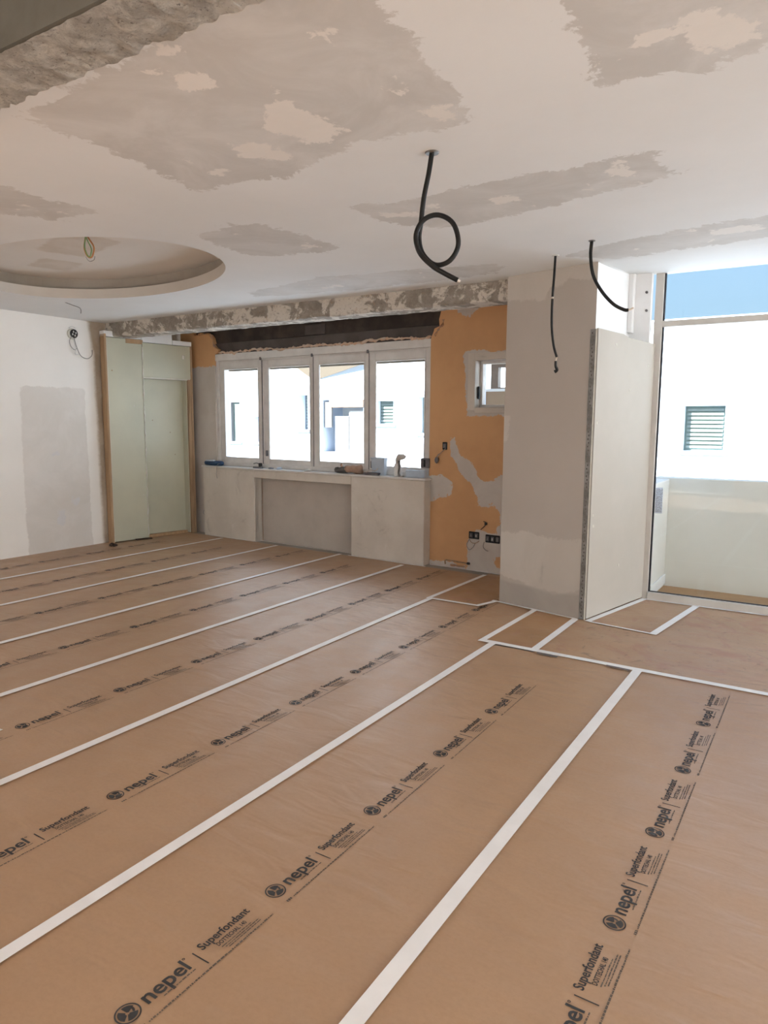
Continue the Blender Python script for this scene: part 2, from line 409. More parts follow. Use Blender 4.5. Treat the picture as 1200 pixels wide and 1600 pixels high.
_mx.inputs[0].default_value = 0.6; _nt.links.new(_nt.nodes['Principled BSDF'].outputs[0], _mx.inputs[1]); _nt.links.new(_tr.outputs[0], _mx.inputs[2]); _nt.links.new(_mx.outputs[0], _nt.nodes['Material Output'].inputs[0])
M_debris = mottled('dark_debris', (0.05, 0.03, 0.022), (0.11, 0.07, 0.05), 40, bump=0.3)
M_stone = mottled('pale_stone_floor', (0.70, 0.68, 0.64), (0.64, 0.62, 0.58), 2, rough=0.5, bump=0.03)
M_terrace = mottled('pale_terrace_tiles', (0.78, 0.765, 0.74), (0.72, 0.705, 0.68), 2, bump=0.03)
M_floor = mottled('concrete_screed', (0.40, 0.38, 0.35), (0.33, 0.31, 0.28), 3, bump=0.2)

CZ = 2.56
XL, XR, YN = -7.24, 4.0, -3.2

# ------------------------------------------------------------------ floor, ceiling, outer walls
fl = MB().prism([(XL-.2, YN-.2), (XR+.2, YN-.2), (XR+.2, 6.07), (-1.36, 6.07), (-1.36, 6.5), (XL-.2, 6.62)], -0.25, -0.003).solo('floor', M_floor, (0, 0, 0)); struct(fl)

EC, EA, EB, ET = (-4.92, 3.50), 1.335, 0.845, math.radians(-11.2)      # oval recess
def oval(k=0.0, n=96):
    out = []
    for i in range(n):
        a = 2*math.pi*i/n; x, y = (EA+k)*math.cos(a), (EB+k)*math.sin(a)
        out.append((EC[0]+x*math.cos(ET)-y*math.sin(ET), EC[1]+x*math.sin(ET)+y*math.cos(ET)))
    return out
joint = [[(-1.15, 1.50), (-1.13, 1.91), (-1.22, 2.50), (-1.46, 2.51), (-1.71, 2.48), (-2.20, 2.62), (-2.70, 2.55), (-2.66, 2.12), (-2.60, 1.60), (-2.00, 1.55), (-1.45, 1.50)],
         [(-0.69, 1.40), (-0.71, 2.17), (-0.74, 2.50), (-0.61, 2.53), (-0.43, 2.54), (-0.25, 2.52), (0.6, 2.55), (0.6, 1.4)],
         [(-2.24, 3.16), (-1.89, 3.19), (-1.53, 3.18), (-0.94, 3.20), (-0.70, 3.18), (-0.68, 3.50), (-0.86, 3.59), (-1.18, 3.62), (-1.75, 3.78), (-2.00, 3.80), (-2.21, 3.46)],
         [(-3.34, 3.09), (-2.99, 3.06), (-2.82, 3.19), (-2.78, 3.85), (-3.32, 3.81), (-3.46, 3.65)],
         [(-3.45, 1.95), (-3.49, 2.21), (-3.40, 2.50), (-3.76, 2.49), (-3.94, 2.26), (-4.1, 1.95)],
         [(-1.63, 4.79), (-1.37, 4.64), (-0.86, 4.51), (-0.2, 4.40), (2.0, 4.40), (2.0, 4.90), (-0.43, 4.93), (-0.79, 4.99), (-1.36, 5.03)],
         [(-4.45, 4.72), (-3.36, 4.50), (-2.94, 4.60), (-2.08, 4.78), (-2.27, 5.08), (-3.36, 5.10), (-4.53, 4.93)]]
filler = [[(-1.66, 1.92), (-1.74, 2.04), (-1.64, 2.36), (-1.84, 2.42), (-1.95, 2.20)],
          [(-1.98, 2.25), (-2.06, 2.44), (-2.22, 2.38), (-2.16, 2.2)],
          [(-0.45, 2.20), (-0.37, 2.23), (-0.24, 2.34), (-0.25, 2.46), (-0.41, 2.46), (-0.46, 2.34)], [(-0.58, 2.22), (-0.52, 2.21), (-0.51, 2.30), (-0.57, 2.30)],
          [(-0.95, 3.30), (-0.84, 3.30), (-0.82, 3.46), (-0.94, 3.44)], [(-1.55, 3.40), (-1.42, 3.40), (-1.42, 3.50), (-1.55, 3.50)],
          [(-2.05, 3.40), (-1.95, 3.38), (-1.94, 3.50), (-2.04, 3.50)], [(-1.36, 2.10), (-1.28, 2.10), (-1.28, 2.20), (-1.36, 2.2)],
          [(-1.33, 2.36), (-1.25, 2.36), (-1.25, 2.44), (-1.33, 2.44)], [(-2.45, 2.38), (-2.37, 2.37), (-2.37, 2.45), (-2.44, 2.46)], [(-2.98, 3.62), (-2.90, 3.62), (-2.89, 3.72), (-2.97, 3.72)],
          [(-3.2, 3.42), (-3.14, 3.42), (-3.14, 3.5), (-3.2, 3.5)], [(-1.9, 1.72), (-1.82, 1.72), (-1.82, 1.8), (-1.9, 1.8)], [(-0.7, 4.62), (-0.45, 4.6), (-0.45, 4.74), (-0.7, 4.76)]]
_rf = random.Random(21)
for q in joint:                                   # dabs of filler over the screw heads
    xs_ = [p[0] for p in q]; ys_ = [p[1] for p in q]
    for _ in range(12):
        x, y = _rf.uniform(max(min(xs_), -4.5), min(max(xs_), .2)), _rf.uniform(min(ys_), max(ys_))
        if poly_sdf(np.array([[x, y]]), q)[0][0] > -.04: continue
        w, h = _rf.uniform(.02, .045), _rf.uniform(.02, .05)
        filler.append([(x-w, y), (x-w*.3, y-h), (x+w, y-h*.2), (x+w*.4, y+h)])
def cmap(u, v):
    z = CZ + (0.068*(v-5.12) if (u > -1.5 and v > 5.12) else 0.0)
    return (u, v, z)
ceil = plate('ceiling', grid_lines(XL, XR, 0.055), grid_lines(YN, 6.7, 0.055, (6.06,)), cmap, M_ceiling, holes=[oval()], rects=[(-1.47, XR+1, 6.06, 7.0)], attrs={'joint': joint, 'filler': filler}); struct(ceil)
MB().box(XL-.3, XR+.3, YN-.3, 6.12, 2.86, 2.98).build('roof_slab', M_floor, ceil)
# the stepped oval well: lower ring, ledge, upper ring, sunk top
def ring(mb, A, za, B, zb):
    a = [mb.v((x, y, za)) for x, y in A]; b = [mb.v((x, y, zb)) for x, y in B]; n = len(a)
    for i in range(n): mb.face([a[i], a[(i+1) % n], b[(i+1) % n], b[i]])
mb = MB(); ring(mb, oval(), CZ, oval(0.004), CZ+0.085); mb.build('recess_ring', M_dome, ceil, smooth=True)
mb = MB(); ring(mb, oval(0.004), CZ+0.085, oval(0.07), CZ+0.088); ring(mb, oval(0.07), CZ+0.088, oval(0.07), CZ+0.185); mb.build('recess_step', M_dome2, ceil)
pal = [[(-5.3, 3.3), (-4.6, 3.1), (-4.5, 3.5), (-5.2, 3.65)], [(-4.4, 3.25), (-4.05, 3.2), (-4.0, 3.5), (-4.35, 3.5)], [(-5.9, 3.6), (-5.5, 3.5), (-5.4, 3.8), (-5.8, 3.9)]]
ov = oval(0.075)
_m = patched('recess_top_plaster', (0.69, 0.66, 0.615), (0.66, 0.625, 0.58), [('joint', (0.56, 0.50, 0.43), (0.62, 0.57, 0.51), 0.12, 0.02)], bump=0.05)
rt = plate('recess_top', grid_lines(-6.45, -3.4, 0.06), grid_lines(2.45, 4.55, 0.06), lambda u, v: (u, v, CZ+0.185), _m, attrs={'joint': pal}, parent=ceil)

# left wall
patch = [[(4.26, -0.1), (4.25, 1.0), (4.27, 1.80), (4.7, 1.80), (5.02, 1.81), (5.03, 1.0), (5.04, -0.1)]]
edge = [[(5.19, -0.1), (5.17, 1.5), (5.16, 2.2), (5.10, 2.60), (6.4, 2.6), (6.4, -0.1)]]  # contact shade beside the partition painted in, with some brown stain
lfil = [[(4.60, 0.28), (4.70, 0.26), (4.71, 0.46), (4.62, 0.48)], [(4.8, 0.50), (4.88, 0.48), (4.9, 0.56), (4.8, 0.58)], [(4.58, 1.05), (4.68, 1.05), (4.68, 1.12), (4.58, 1.1)], [(4.9, 0.3), (4.94, 0.3), (4.94, 0.36), (4.9, 0.36)]]
wl = plate('wall_left', grid_lines(YN, 6.6, 0.06), grid_lines(0, CZ, 0.06), lambda u, v: (XL, u, v), M_wall_left, attrs={'patch': patch, 'edge': edge, 'filler': lfil}); struct(wl)
# unseen rear and right walls, with wide openings added to brighten the room
RW = MB(); RW.box(XL-.2, -7.1, YN-.2, YN, -.1, 2.8); RW.box(-1.6, XR+.2, YN-.2, YN, -.1, 2.8); RW.box(-7.1, -1.6, YN-.2, YN, -.1, .06); RW.box(-7.1, -1.6, YN-.2, YN, 2.42, 2.8)
struct(RW.solo('wall_rear', M_white, (0, YN, 0)))
RY0, RY1, RZ = -2.9, 5.2, 2.46
RW = MB()
RW.box(XR, XR+.2, YN-.2, RY0, 0, 2.8); RW.box(XR, XR+.2, RY1, 6.7, 0, 2.8); RW.box(XR, XR+.2, RY0, RY1, RZ, 2.8)
struct(RW.solo('wall_right', M_white, (XR, 0, 0)))
rw = thing('fill_window', (XR, 0, 0), kind='structure')  # unseen glazing, added to let fill light in from the right
fr = MB(); fr.box(XR+.08, XR+.16, RY0, RY1, RZ-.07, RZ); fr.box(XR+.08, XR+.16, RY0, RY1, 0, 0.05)
nm = 4
for k in range(nm+1):
    y = RY0+(RY1-RY0)*k/nm; fr.box(XR+.08, XR+.16, y-.035, y+.035, 0.05, RZ-.07)
fr.build('frame', M_alu2, rw)
sb = thing('bounce_building', (11, 0, -9), kind='structure')  # unseen sunlit building, added to throw light through the right-hand opening
b = MB()
b.box(11, 18, -22, 11.5, -9, 9.0); b.build('wall', M_cream_facade, sb)
for k in range(6):
    for z in (-2.2, .9, 4.0):
        MB().box(10.96, 11.0, -18+k*5, -16.8+k*5, z, z+1.3).build('window', M_shade_win, sb)

# ------------------------------------------------------------------ concrete beams
def rough_prof(name, x0, x1, step, prof, mat, amp, sc, jitter=None):
    """a beam along X: profile points (y,z) swept along X and displaced"""
    xs = grid_lines(x0, x1, step); bm = bmesh.new(); rows = []
    for x in xs:
        row = []
        for (y, z, k) in prof:
            p = Vector((x, y, z)); q = mn.fractal(p*sc, 0.9, 2.1, 5); q2 = mn.fractal((p+Vector((9, 3, 5)))*sc, 0.9, 2.1, 5)
            p.y += k*amp*q; p.z += k*amp*0.7*q2; row.append(bm.verts.new(p))
        rows.append(row)
    for i in range(len(rows)-1):
        for j in range(len(prof)-1): bm.faces.new([rows[i][j], rows[i+1][j], rows[i+1][j+1], rows[i][j+1]])
    bmesh.ops.recalc_face_normals(bm, faces=bm.faces[:])
    me = bpy.data.meshes.new(name); bm.to_mesh(me); bm.free(); me.materials.append(mat)
    o = bpy.data.objects.new(name, me); COL.objects.link(o); return o
# downstand overhead: dark rendered near face, hacked underside with a ragged far edge
by0, by1, bz = 1.082, 1.262, 2.36
prof = [(by0+(by1-by0)*k/10, bz, 0.25+0.75*min(1, k/3)) for k in range(11)] + [(by1+0.004, bz+0.02, 1), (by1, bz+0.06, 0.8), (by1-.01, bz+0.12, 0.6), (by1-.01, CZ+.02, 0.3)]
ob = rough_prof('concrete_downstand', XL, XR, 0.016, prof, M_beam_rough, 0.011, 26); struct(ob)
MB().box(XL, XR, by0-.010, by0+.006, bz+.001, CZ+.01).rough(0.0, 1).build('render_face', M_soffit_grey, ob)
# lintel beam in front of the window wall
y0 = 5.33
prof = [(y0, CZ+.01, 0.1)] + [(y0, CZ-0.14*k/8, 0.7) for k in range(1, 9)] + [(y0+.008, CZ-.152, 1), (y0+.03, CZ-.156, 1), (y0+.10, CZ-.155, 0.7), (y0+.18, CZ-.155, 0.7), (y0+.25, CZ-.152, 0.7), (y0+.25, CZ-.08, .5), (y0+.25, CZ+.01, .1)]
ob = rough_prof('lintel_beam', XL, -1.9, 0.03, prof, M_beam_front, 0.010, 11); struct(ob)

# ------------------------------------------------------------------ window wall (orange) with broken cavity above the window
DW = 0.10
hole = [(-3.21, 0.85), (-0.045, 0.85), (-0.045, 2.27)] + jag([(-0.03, 2.30), (0.0, 2.36), (.075, 2.385), (.085, 2.42), (.065, 2.46), (.085, 2.52)], 0.03, 0.008, 4)[:-4] + [(.09, 2.60), (-3.62, 2.60), (-3.60, 2.515)] + \
       [(-3.5, 2.52), (-3.44, 2.535), (-3.36, 2.53), (-3.30, 2.52), (-3.25, 2.47), (-3.23, 2.40), (-3.17, 2.34), (-3.13, 2.325), (-3.15, 2.29), (-3.21, 2.27)]
bare = [[(0.19, 1.31), (0.24, 1.30), (0.28, 1.2), (0.30, 1.12), (0.44, 1.06), (0.51, 0.92), (0.60, 0.88), (0.69, 0.89), (0.76, 0.95), (1.3, 0.95), (1.3, 0.0), (0.84, 0.30), (0.77, 0.34), (0.72, 0.42), (0.76, 0.52), (0.74, 0.63), (0.69, 0.67), (0.60, 0.63), (0.52, 0.65), (0.47, 0.77), (0.44, 0.86), (0.32, 0.97), (0.22, 1.11)],
        [(0.40, 0.30), (0.49, 0.42), (0.60, 0.40), (0.67, 0.39), (0.9, 0.35), (0.9, 0.21), (0.72, 0.17), (0.69, 0.10), (0.78, 0.04), (0.9, 0.03), (0.9, -0.2), (0.40, -0.2), (0.40, 0.13)],
        [(-0.1, 0.90), (0.12, 0.92), (0.23, 0.86), (0.22, 0.74), (0.12, 0.70), (0.0, 0.66), (-0.1, 0.66)],
        [(0.33, 2.12), (1.2, 2.12), (1.2, 1.50), (0.37, 1.50), (0.35, 1.8)],
        [(-0.1, -0.1), (0.4, -0.1), (0.4, 0.045), (-0.1, 0.05)],
        [(0.24, 2.60), (0.26, 2.50), (0.36, 2.44), (0.48, 2.51), (0.52, 2.60)],
        [(-4.2, -0.1), (-3.1, -0.1), (-3.1, 2.12), (-4.2, 2.12)]]
rust = [[(0.22, 0.015), (0.40, 0.010), (0.40, 0.035), (0.30, 0.04), (0.22, 0.03)]]
NI = (-2.43, -.955, -.01, .775)           # radiator niche
SW = (0.455, 1.05, 1.59, 2.03)            # small window opening
wb = plate('wall_back', grid_lines(-4.0, 1.9, 0.025, SW[:2]+NI[:2]), grid_lines(0, CZ, 0.025, SW[2:]+NI[3:]), lambda u, v: WL(u, DW, v), M_back,
           holes=[hole], rects=[SW, NI], attrs={'bare': bare, 'rust': rust}, depth=lambda u, v: WL(u, DW+0.13, v)); struct(wb)
# cavity of the removed shutter box
cav = thing('shutter_box_cavity', WL(-1.6, 0.2, 2.3), kind='structure')
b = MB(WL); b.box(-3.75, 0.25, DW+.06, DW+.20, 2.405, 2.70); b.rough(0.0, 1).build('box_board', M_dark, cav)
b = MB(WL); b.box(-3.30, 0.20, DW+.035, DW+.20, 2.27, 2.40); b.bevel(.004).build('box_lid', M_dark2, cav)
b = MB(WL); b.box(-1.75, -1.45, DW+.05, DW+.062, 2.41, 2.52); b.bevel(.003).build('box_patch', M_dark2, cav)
# crumbling plaster ledge above the frame
bm = MB(WL); rnd = random.Random(3); u = -3.14
pts = []; 
while u < -0.03:
    t = (u+3.14)/3.1
    pts.append((u, DW+.015+rnd.uniform(-.012, .012), 2.282+0.008*math.sin(u*7)+rnd.uniform(-.010, .012)+0.02*max(0, t-.6)))
    u += rnd.uniform(.02, .05)
rad = [rnd.uniform(.007, .020) for _ in range(400)]
bm.tube(pts, lambda t: rad[int(t*399)], seg=7, smooth=2)
bm.rough(0.006, 45).build('crumbled_plaster', M_rubble, wb)
bm = MB(WL); bm.tube([(0.0, DW, 2.29), (.03, DW, 2.33), (.05, DW, 2.36), (.09, DW, 2.39), (.095, DW, 2.44)], lambda t: .010+.005*math.sin(t*20), seg=6).rough(.006, 50).build('crumbled_plaster', M_back, wb)
bm = MB(WL); bm.tube([(-3.5, DW, 2.525), (-3.4, DW, 2.53), (-3.28, DW, 2.51), (-3.235, DW, 2.44), (-3.2, DW, 2.36), (-3.14, DW, 2.32), (-3.17, DW, 2.285)], lambda t: .012+.005*math.sin(t*23), seg=6).rough(.007, 50).build('crumbled_plaster', M_back, wb)
# outer leaf so nothing leaks past the wall
b = MB(WL); b.box(-4.2, -3.21, .235, .33, -.1, 2.8); b.box(-3.21, -.045, .235, .33, -.1, .87); b.box(-3.21, -.045, .30, .36, 2.29, 2.8); b.box(-.045, SW[0], .235, .33, -.1, 2.8)
b.box(SW[0], SW[1], .235, .33, -.1, SW[2]); b.box(SW[0], SW[1], .235, .33, SW[3], 2.8); b.box(SW[1], 1.93, .235, .33, -.1, 2.8)
b.build('outer_leaf', M_facade, wb)

# parapet with radiator niche, and its sill
DP = -0.02
b = MB(WL)
b.box(-3.34, -2.43, DP, DW+.02, 0, .868); b.box(-0.955, -0.025, DP, DW+.02, 0, .868); b.box(-2.43, -.955, DP, DW+.02, .775, .868)
struct(b.bevel(.006).rough(.0, 1).solo('wall_parapet', M_parapet, WL(-1.7, DP, 0)))
pp = bpy.data.objects['wall_parapet']
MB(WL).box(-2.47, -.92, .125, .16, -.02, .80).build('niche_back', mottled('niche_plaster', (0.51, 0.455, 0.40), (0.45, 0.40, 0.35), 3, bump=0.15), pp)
MB(WL).box(-2.47, -2.43, .0, .15, -.02, .80).build('niche_cheek', M_parapet, pp)
sl = MB(WL).box(-3.36, -.012, DP-.012, .20, .868, .888).bevel(.003).solo('trim_1', M_alu, WL(-1.7, DP, .868)); struct(sl)

# ------------------------------------------------------------------ window_1: four sliding lights
w1 = thing('window_1', WL(-1.6, .14, .89), kind='structure')
FD = DW+.02
def bars(name, rects, d0, d1, mat, parent, bev=.003, xf=WL):
    b = MB(xf)
    for (u0, u1, z0, z1) in rects: b.box(u0, u1, d0, d1, z0, z1)
    return b.bevel(bev).build(name, mat, parent)
bars('frame_head', [(-3.21, -.045, 2.185, 2.268)], FD-.012, FD+.10, M_alu, w1)
bars('frame_head', [(-3.20, -.055, 2.165, 2.186)], FD+.02, FD+.10, M_alu, w1)
bars('frame_jamb', [(-3.21, -3.165, .90, 2.186)], FD, FD+.10, M_alu, w1)
bars('frame_jamb', [(-.085, -.045, .90, 2.186)], FD, FD+.10, M_alu, w1)
bars('frame_cill', [(-3.21, -.045, .889, .935)], FD, FD+.11, M_alu, w1)
L4 = [(-3.165, -2.415, -3.09, -2.485, .99), (-2.425, -1.605, -2.345, -1.68, .985), (-1.615, -.82, -1.535, -.885, .99), (-.835, -.08, -.755, -.125, .97)]
for i, (a, bb, ga, gb, gz) in enumerate(L4):
    d0 = FD+.018 if i in (0, 3) else FD+.050
    if i == 2: d0 = FD+.012
    if i == 1: d0 = FD+.040
    d1 = d0+.032
    s = bars('sash', [(a, ga, .925, 2.17), (gb, bb, .925, 2.17), (ga, gb, .925, gz), (ga, gb, 2.085, 2.17)], d0, d1, M_alu, w1)
    L = wloc(w1)
    bars('pane', [(ga-.005, gb+.005, gz-.005, 2.09)], d0+.014, d0+.018, M_glass, s, .0005)
    bars('glazing_bead', [(ga, ga+.012, gz, 2.085), (gb-.012, gb, gz, 2.085), (ga+.012, gb-.012, gz, gz+.012), (ga+.012, gb-.012, 2.073, 2.085)], d0-.004, d0+.010, M_alu, s, .001)
for uu in (-2.421, -1.611, -.829): bars('sash_shadow_bar', [(uu-.004, uu+.004, .936, 2.165)], FD+.008, FD+.02, M_darkgrey, w1, .0005)  # dark bars standing in for the shadow lines between sashes
# shutter stub hanging behind the head and the jamb guides
bars('shutter_edge', [(-3.10, -.12, 2.06, 2.10)], FD+.105, FD+.13, M_slab, w1)
bars('latch', [(-2.382, -2.362, 1.03, 1.10)], FD+.015, FD+.04, M_darkgrey, w1)
bars('latch', [(-.80, -.785, .955, 1.03)], FD+.0, FD+.018, M_darkgrey, w1)
for uu in (-2.42, -1.61, -.83):
    bars('roller_catch', [(uu-.012, uu+.012, 2.165, 2.20)], FD-.02, FD, M_darkgrey, w1)

# ------------------------------------------------------------------ window_2: small opening in the orange wall
w2 = thing('window_2', WL(.7, .2, 1.59), kind='structure')
a, bb, c0, c1 = SW
bars('frame', [(a+.0, a+.03, c0, c1), (bb-.03, bb, c0, c1), (a+.03, bb-.03, c0, c0+.028), (a+.03, bb-.03, c1-.028, c1)], DW+.10, DW+.16, M_alu, w2)
bars('pane', [(a+.03, bb-.03, c0+.028, c1-.028)], DW+.13, DW+.134, M_glass, w2, .0005)
b = MB(WL); b.box(a+.004, a+.022, DW+.04, DW+.075, 1.67, 1.79); b.bevel(.006, 2).build('shutter_strap_box', M_blackbox, w2)
bars('plaster_band', [(a-.075, a+.004, c0-.03, c1+.07), (a+.004, bb, c1, c1+.07), (a+.004, bb, c0-.055, c0-.004)], DW-.008, DW+.02, M_parapet, w2, .004)

# ------------------------------------------------------------------ pillar, plasterboard lining, corner bead
PC = [(-2.215, 5.24), (-1.478, 5.078)]
fx = Vector(PC[1])-Vector(PC[0]); FW = fx.length; fx.normalize()
def pmap(u, v): return (PC[0][0]+fx.x*u, PC[0][1]+fx.y*u, v)
light = [[(-.1, 2.40), (.16, 2.37), (.32, 2.34), (.40, 2.43), (.55, 2.47), (.9, 2.44), (.9, 2.7), (-.1, 2.7)],
         [(-.1, .60), (.1, .58), (.25, .60), (.5, .57), (.9, .62), (.9, .26), (.55, .17), (.25, .19), (-.1, .24)], [(-.05, 1.3), (.04, 1.3), (.05, 1.5), (-.05, 1.5)]]
grey = [[(-.1, .19), (.25, .17), (.5, .15), (.9, .22), (.9, -.1), (-.1, -.1)], [(.37, .22), (.385, .22), (.41, .38), (.40, .38)]]
wp = plate('wall_pillar', grid_lines(0, FW, .03), grid_lines(0, CZ+.02, .03), pmap, M_pillar, attrs={'light': light, 'grey': grey}); struct(wp)
b = MB(); b.prism([(-2.213, 5.246), (-1.480, 5.084), (-1.455, 5.97), (-1.455, 6.3), (-2.16, 6.3)], 0.0, 2.72); b.build('pillar_core', M_white, wp)
# filler panel beside the glazing head
b = MB(); b.box(-1.46, -1.30, 5.93, 5.99, 0, 2.70); b.build('filler_panel', M_white, wp)
b = MB(); b.box(-1.458, -1.420, 5.86, 5.93, 2.16, 2.66); b.bevel(.004).build('corner_batten', M_white, wp)
for (x, z) in ((-1.335, 2.47), (-1.33, 2.33)):
    b = MB(); b.lathe([(.010, -.012), (.010, 0.0)], (x, 5.93, z), 10, 'y'); b.build('screw', M_darkgrey, wp)

PB0, PB1 = Vector((-1.462, 5.062)), Vector((-1.262, 6.012))
be = (PB1-PB0).normalized(); bn = Vector((be.y, -be.x)); BL = (PB1-PB0).length
def BMAP(s, d, z): p = PB0+be*s-bn*d; return (p.x, p.y, z)
b = MB(BMAP)
b.bm.verts.new; 
v0 = [b.v((s, d, z)) for d in (0, .0125) for (s, z) in ((0.022, .012), (BL, .012), (BL, 2.075), (BL*.52, 2.085), (BL*.42, 2.103), (0.022, 2.11))]
n = 6
b.face(v0[:n]); b.face(v0[n:][::-1])
for i in range(n): b.face([v0[i], v0[(i+1) % n], v0[n+(i+1) % n], v0[n+i]])
pbd = thing('plasterboard_sheet', BMAP(BL/2, 0, 0), 'beige plasterboard sheet lining the pillar side next to the tall glazing', 'plasterboard')
b.build('board', M_board, pbd)
for (s, z) in ((.06, .78), (.07, .70), (.5, .35), (.55, 1.7), (.3, 2.02), (.85, 1.9), (.06, 1.45)):
    bx = MB(BMAP); bx.box(s-.010, s+.010, -.0006, .002, z-.010, z+.010); bx.bevel(.004).build('screw_filler', M_filler, pbd)
cb = thing('corner_bead', (-1.474, 5.07, 0), 'perforated grey metal corner bead on the pillar edge', 'corner bead')
b = MB(); e0 = Vector(PC[1]); 
p0 = e0-fx*.036; nrm = Vector((fx.y, -fx.x))*.004
nrm = nrm if nrm.y < 0 else -nrm
b.prism([p0[:], (p0+nrm)[:], (e0+fx*.006+nrm)[:], (e0+fx*.006)[:]], 0.005, 2.105); b.build('flange', M_zinc, cb)
b = MB(); b.prism([(e0+fx*.006+nrm)[:], (e0+fx*.014+nrm*.5)[:], (e0+fx*.014)[:], (e0+fx*.004)[:]], 0.005, 2.105); b.build('nose', M_filler, cb)
b = MB()
for k in range(78):
    z = .03+k*.0266; c = e0-fx*(.014+.006*(k % 2)); w = .0045
    b.quad((c.x-fx.x*w+nrm.x*1.08, c.y-fx.y*w+nrm.y*1.08, z-.006), (c.x+fx.x*w+nrm.x*1.08, c.y+fx.y*w+nrm.y*1.08, z-.006), (c.x+fx.x*w+nrm.x*1.08, c.y+fx.y*w+nrm.y*1.08, z+.006), (c.x-fx.x*w+nrm.x*1.08, c.y-fx.y*w+nrm.y*1.08, z+.006))
o = b.build('perforation', M_hole, cb); o['kind'] = 'stuff'

# ------------------------------------------------------------------ window_3: tall glazing to the balcony
w3 = thing('window_3', (0.8, 6.06, 0), kind='structure')
YG = 6.02; X0 = -1.285; HZ = 2.632
def gb(name, rects, y0, y1, mat, parent=None, bev=.003): return bars(name, rects, y0, y1, mat, parent or w3, bev, None)
gb('frame_jamb', [(X0, X0+.062, 0, HZ)], YG-.02, YG+.05, M_alu2)
gb('frame_head', [(X0+.062, XR, HZ-.012, HZ+.03)], YG-.02, YG+.05, M_alu2)
gb('transom', [(X0+.062, XR, 2.205, 2.252)], YG-.02, YG+.05, M_alu2)
gb('frame_cill', [(X0+.062, XR, 0, .062)], YG-.035, YG+.05, M_alu2)
gb('mullion', [(1.05, 1.12, .062, HZ-.012)], YG-.02, YG+.05, M_alu2)
for (a_, b_) in ((X0+.062, 1.05), (1.12, XR)):
    gb('gasket', [(a_, a_+.012, .062, 2.205), (a_, a_+.012, 2.252, HZ-.012), (a_+.012, b_, .062, .067)], YG+.002, YG+.024, M_gasket, None, .001)
    gb('pane', [(a_, b_, .062, 2.205)], YG+.012, YG+.018, M_glass, None, .0005)
    gb('pane', [(a_, b_, 2.252, HZ-.012)], YG+.012, YG+.018, M_glass, None, .0005)
# glazing sticker with lines of fine print (too small to read)
b = MB(); b.box(-1.205, -1.150, YG+.006, YG+.0115, .72, .93)
st = b.solo('glass_sticker', M_sticker, (-1.18, YG+.006, .72), 'small pale paper sticker on the lower corner of the tall glazing', 'sticker')
b = MB(); rnd = random.Random(5)
for k in range(9):
    x = -1.200+k*.0058; z = .73
    while z < .915:
        l = rnd.uniform(.008, .03); b.box(x, x+.0016, YG+.0045, YG+.006, z, min(z+l, .925)); z += l+.006
b.build('fine_print', M_ink_fine, st)

# ------------------------------------------------------------------ balcony
bal = MB(); bal.box(-1.36, XR+.3, YG+.05, 6.74, -.28, -.02)
struct(bal.solo('balcony_floor', M_balc_floor, (0, 6.4, -.02)))
bal = MB(); bal.box(-1.36, XR+.3, 6.70, 6.86, -.3, .968); bal.box(-1.36, -1.228, YG+.06, 6.70, -.3, .955)
struct(bal.bevel(.006).solo('wall_balcony', M_balc, (0, 6.7, -.02)))
bars('skirting', [(-1.228, -1.216, 0.0, .09)], 6.10, 6.70, M_white, bpy.data.objects['wall_balcony'], .002, None)

# ------------------------------------------------------------------ green plasterboard partition in the corner
pt = thing('green_partition', PL(.5, .05, 0), 'green moisture-resistant plasterboard partition with a blind doorway in the far left corner', 'partition')
PT = 2.40
def pb(name, s0, s1, d0, d1, z0, z1, mat, bev=.003):
    return MB(PL).box(s0, s1, d0, d1, z0, z1).bevel(bev).build(name, mat, pt)
pb('timber_stud', -.025, .0, -.012, .095, 0, PT+.03, M_wood)
pb('timber_stud', .0, .02, .013, .09, 0, PT-.02, M_wood_old)
pb('board', .004, .445, 0, .0125, .012, PT-.005, M_green)
pb('board_edge', -.004, .004, -.010, .004, .012, PT-.01, M_filler, .001)
pb('lintel_board', .449, 1.13, -.004, .0085, 1.965, PT-.03, M_green)
pb('lintel_soffit', .455, 1.10, .0, .125, 1.95, 1.965, M_filler, .002)
pb('doorway_board', .455, 1.06, .118, .130, .035, 1.99, M_green)
pb('jamb_board', .447, .457, .0, .12, .012, 1.95, M_green)
# far jamb: turned towards the room
b = MB(PL); b.box(1.045, 1.057, .018, .118, .012, 1.95); b.bevel(.002).build('jamb_board', M_green, pt)
pb('timber_stud', 1.058, 1.10, -.006, .11, 0, 1.96, M_wood_old)
pb('timber_stud', 1.10, 1.128, -.010, .09, 0, PT-.03, M_wood_old)
pb('sole_plate', .455, 1.05, .075, .118, 0, .035, M_wood)
pb('top_plate', -.025, .44, -.004, .10, PT+.002, PT+.065, M_white)
pb('top_plate', .24, .46, -.002, .03, PT-.055, PT-.002, M_wood)
pb('top_plate', .449, .86, .006, .08, PT-.025, PT+.12, M_white)
pb('top_plate', .86, 1.13, .0, .08, PT-.025, PT+.03, M_white)
b = MB(PL); rnd = random.Random(2)
b.tube([(.447, -.003, .04+.12*k) for k in range(20)], lambda t: .006+.004*math.sin(t*60), seg=6).rough(.006, 30).build('joint_filler', M_filler, pt)
for (s, z) in ((.32, 1.62), (.30, .9), (.06, 2.02), (.40, .55)):
    MB(PL).box(s-.008, s+.008, -.0008, .002, z-.008, z+.008).bevel(.003).build('screw_filler', M_wood if z > 1.9 else M_filler, pt)
for (s, z) in ((.62, 1.45), (.86, 1.30), (.92, 1.02)):
    MB(PL).box(s-.006, s+.006, .1172, .12, z-.006, z+.006).bevel(.003).build('screw_filler', M_wood_old, pt)
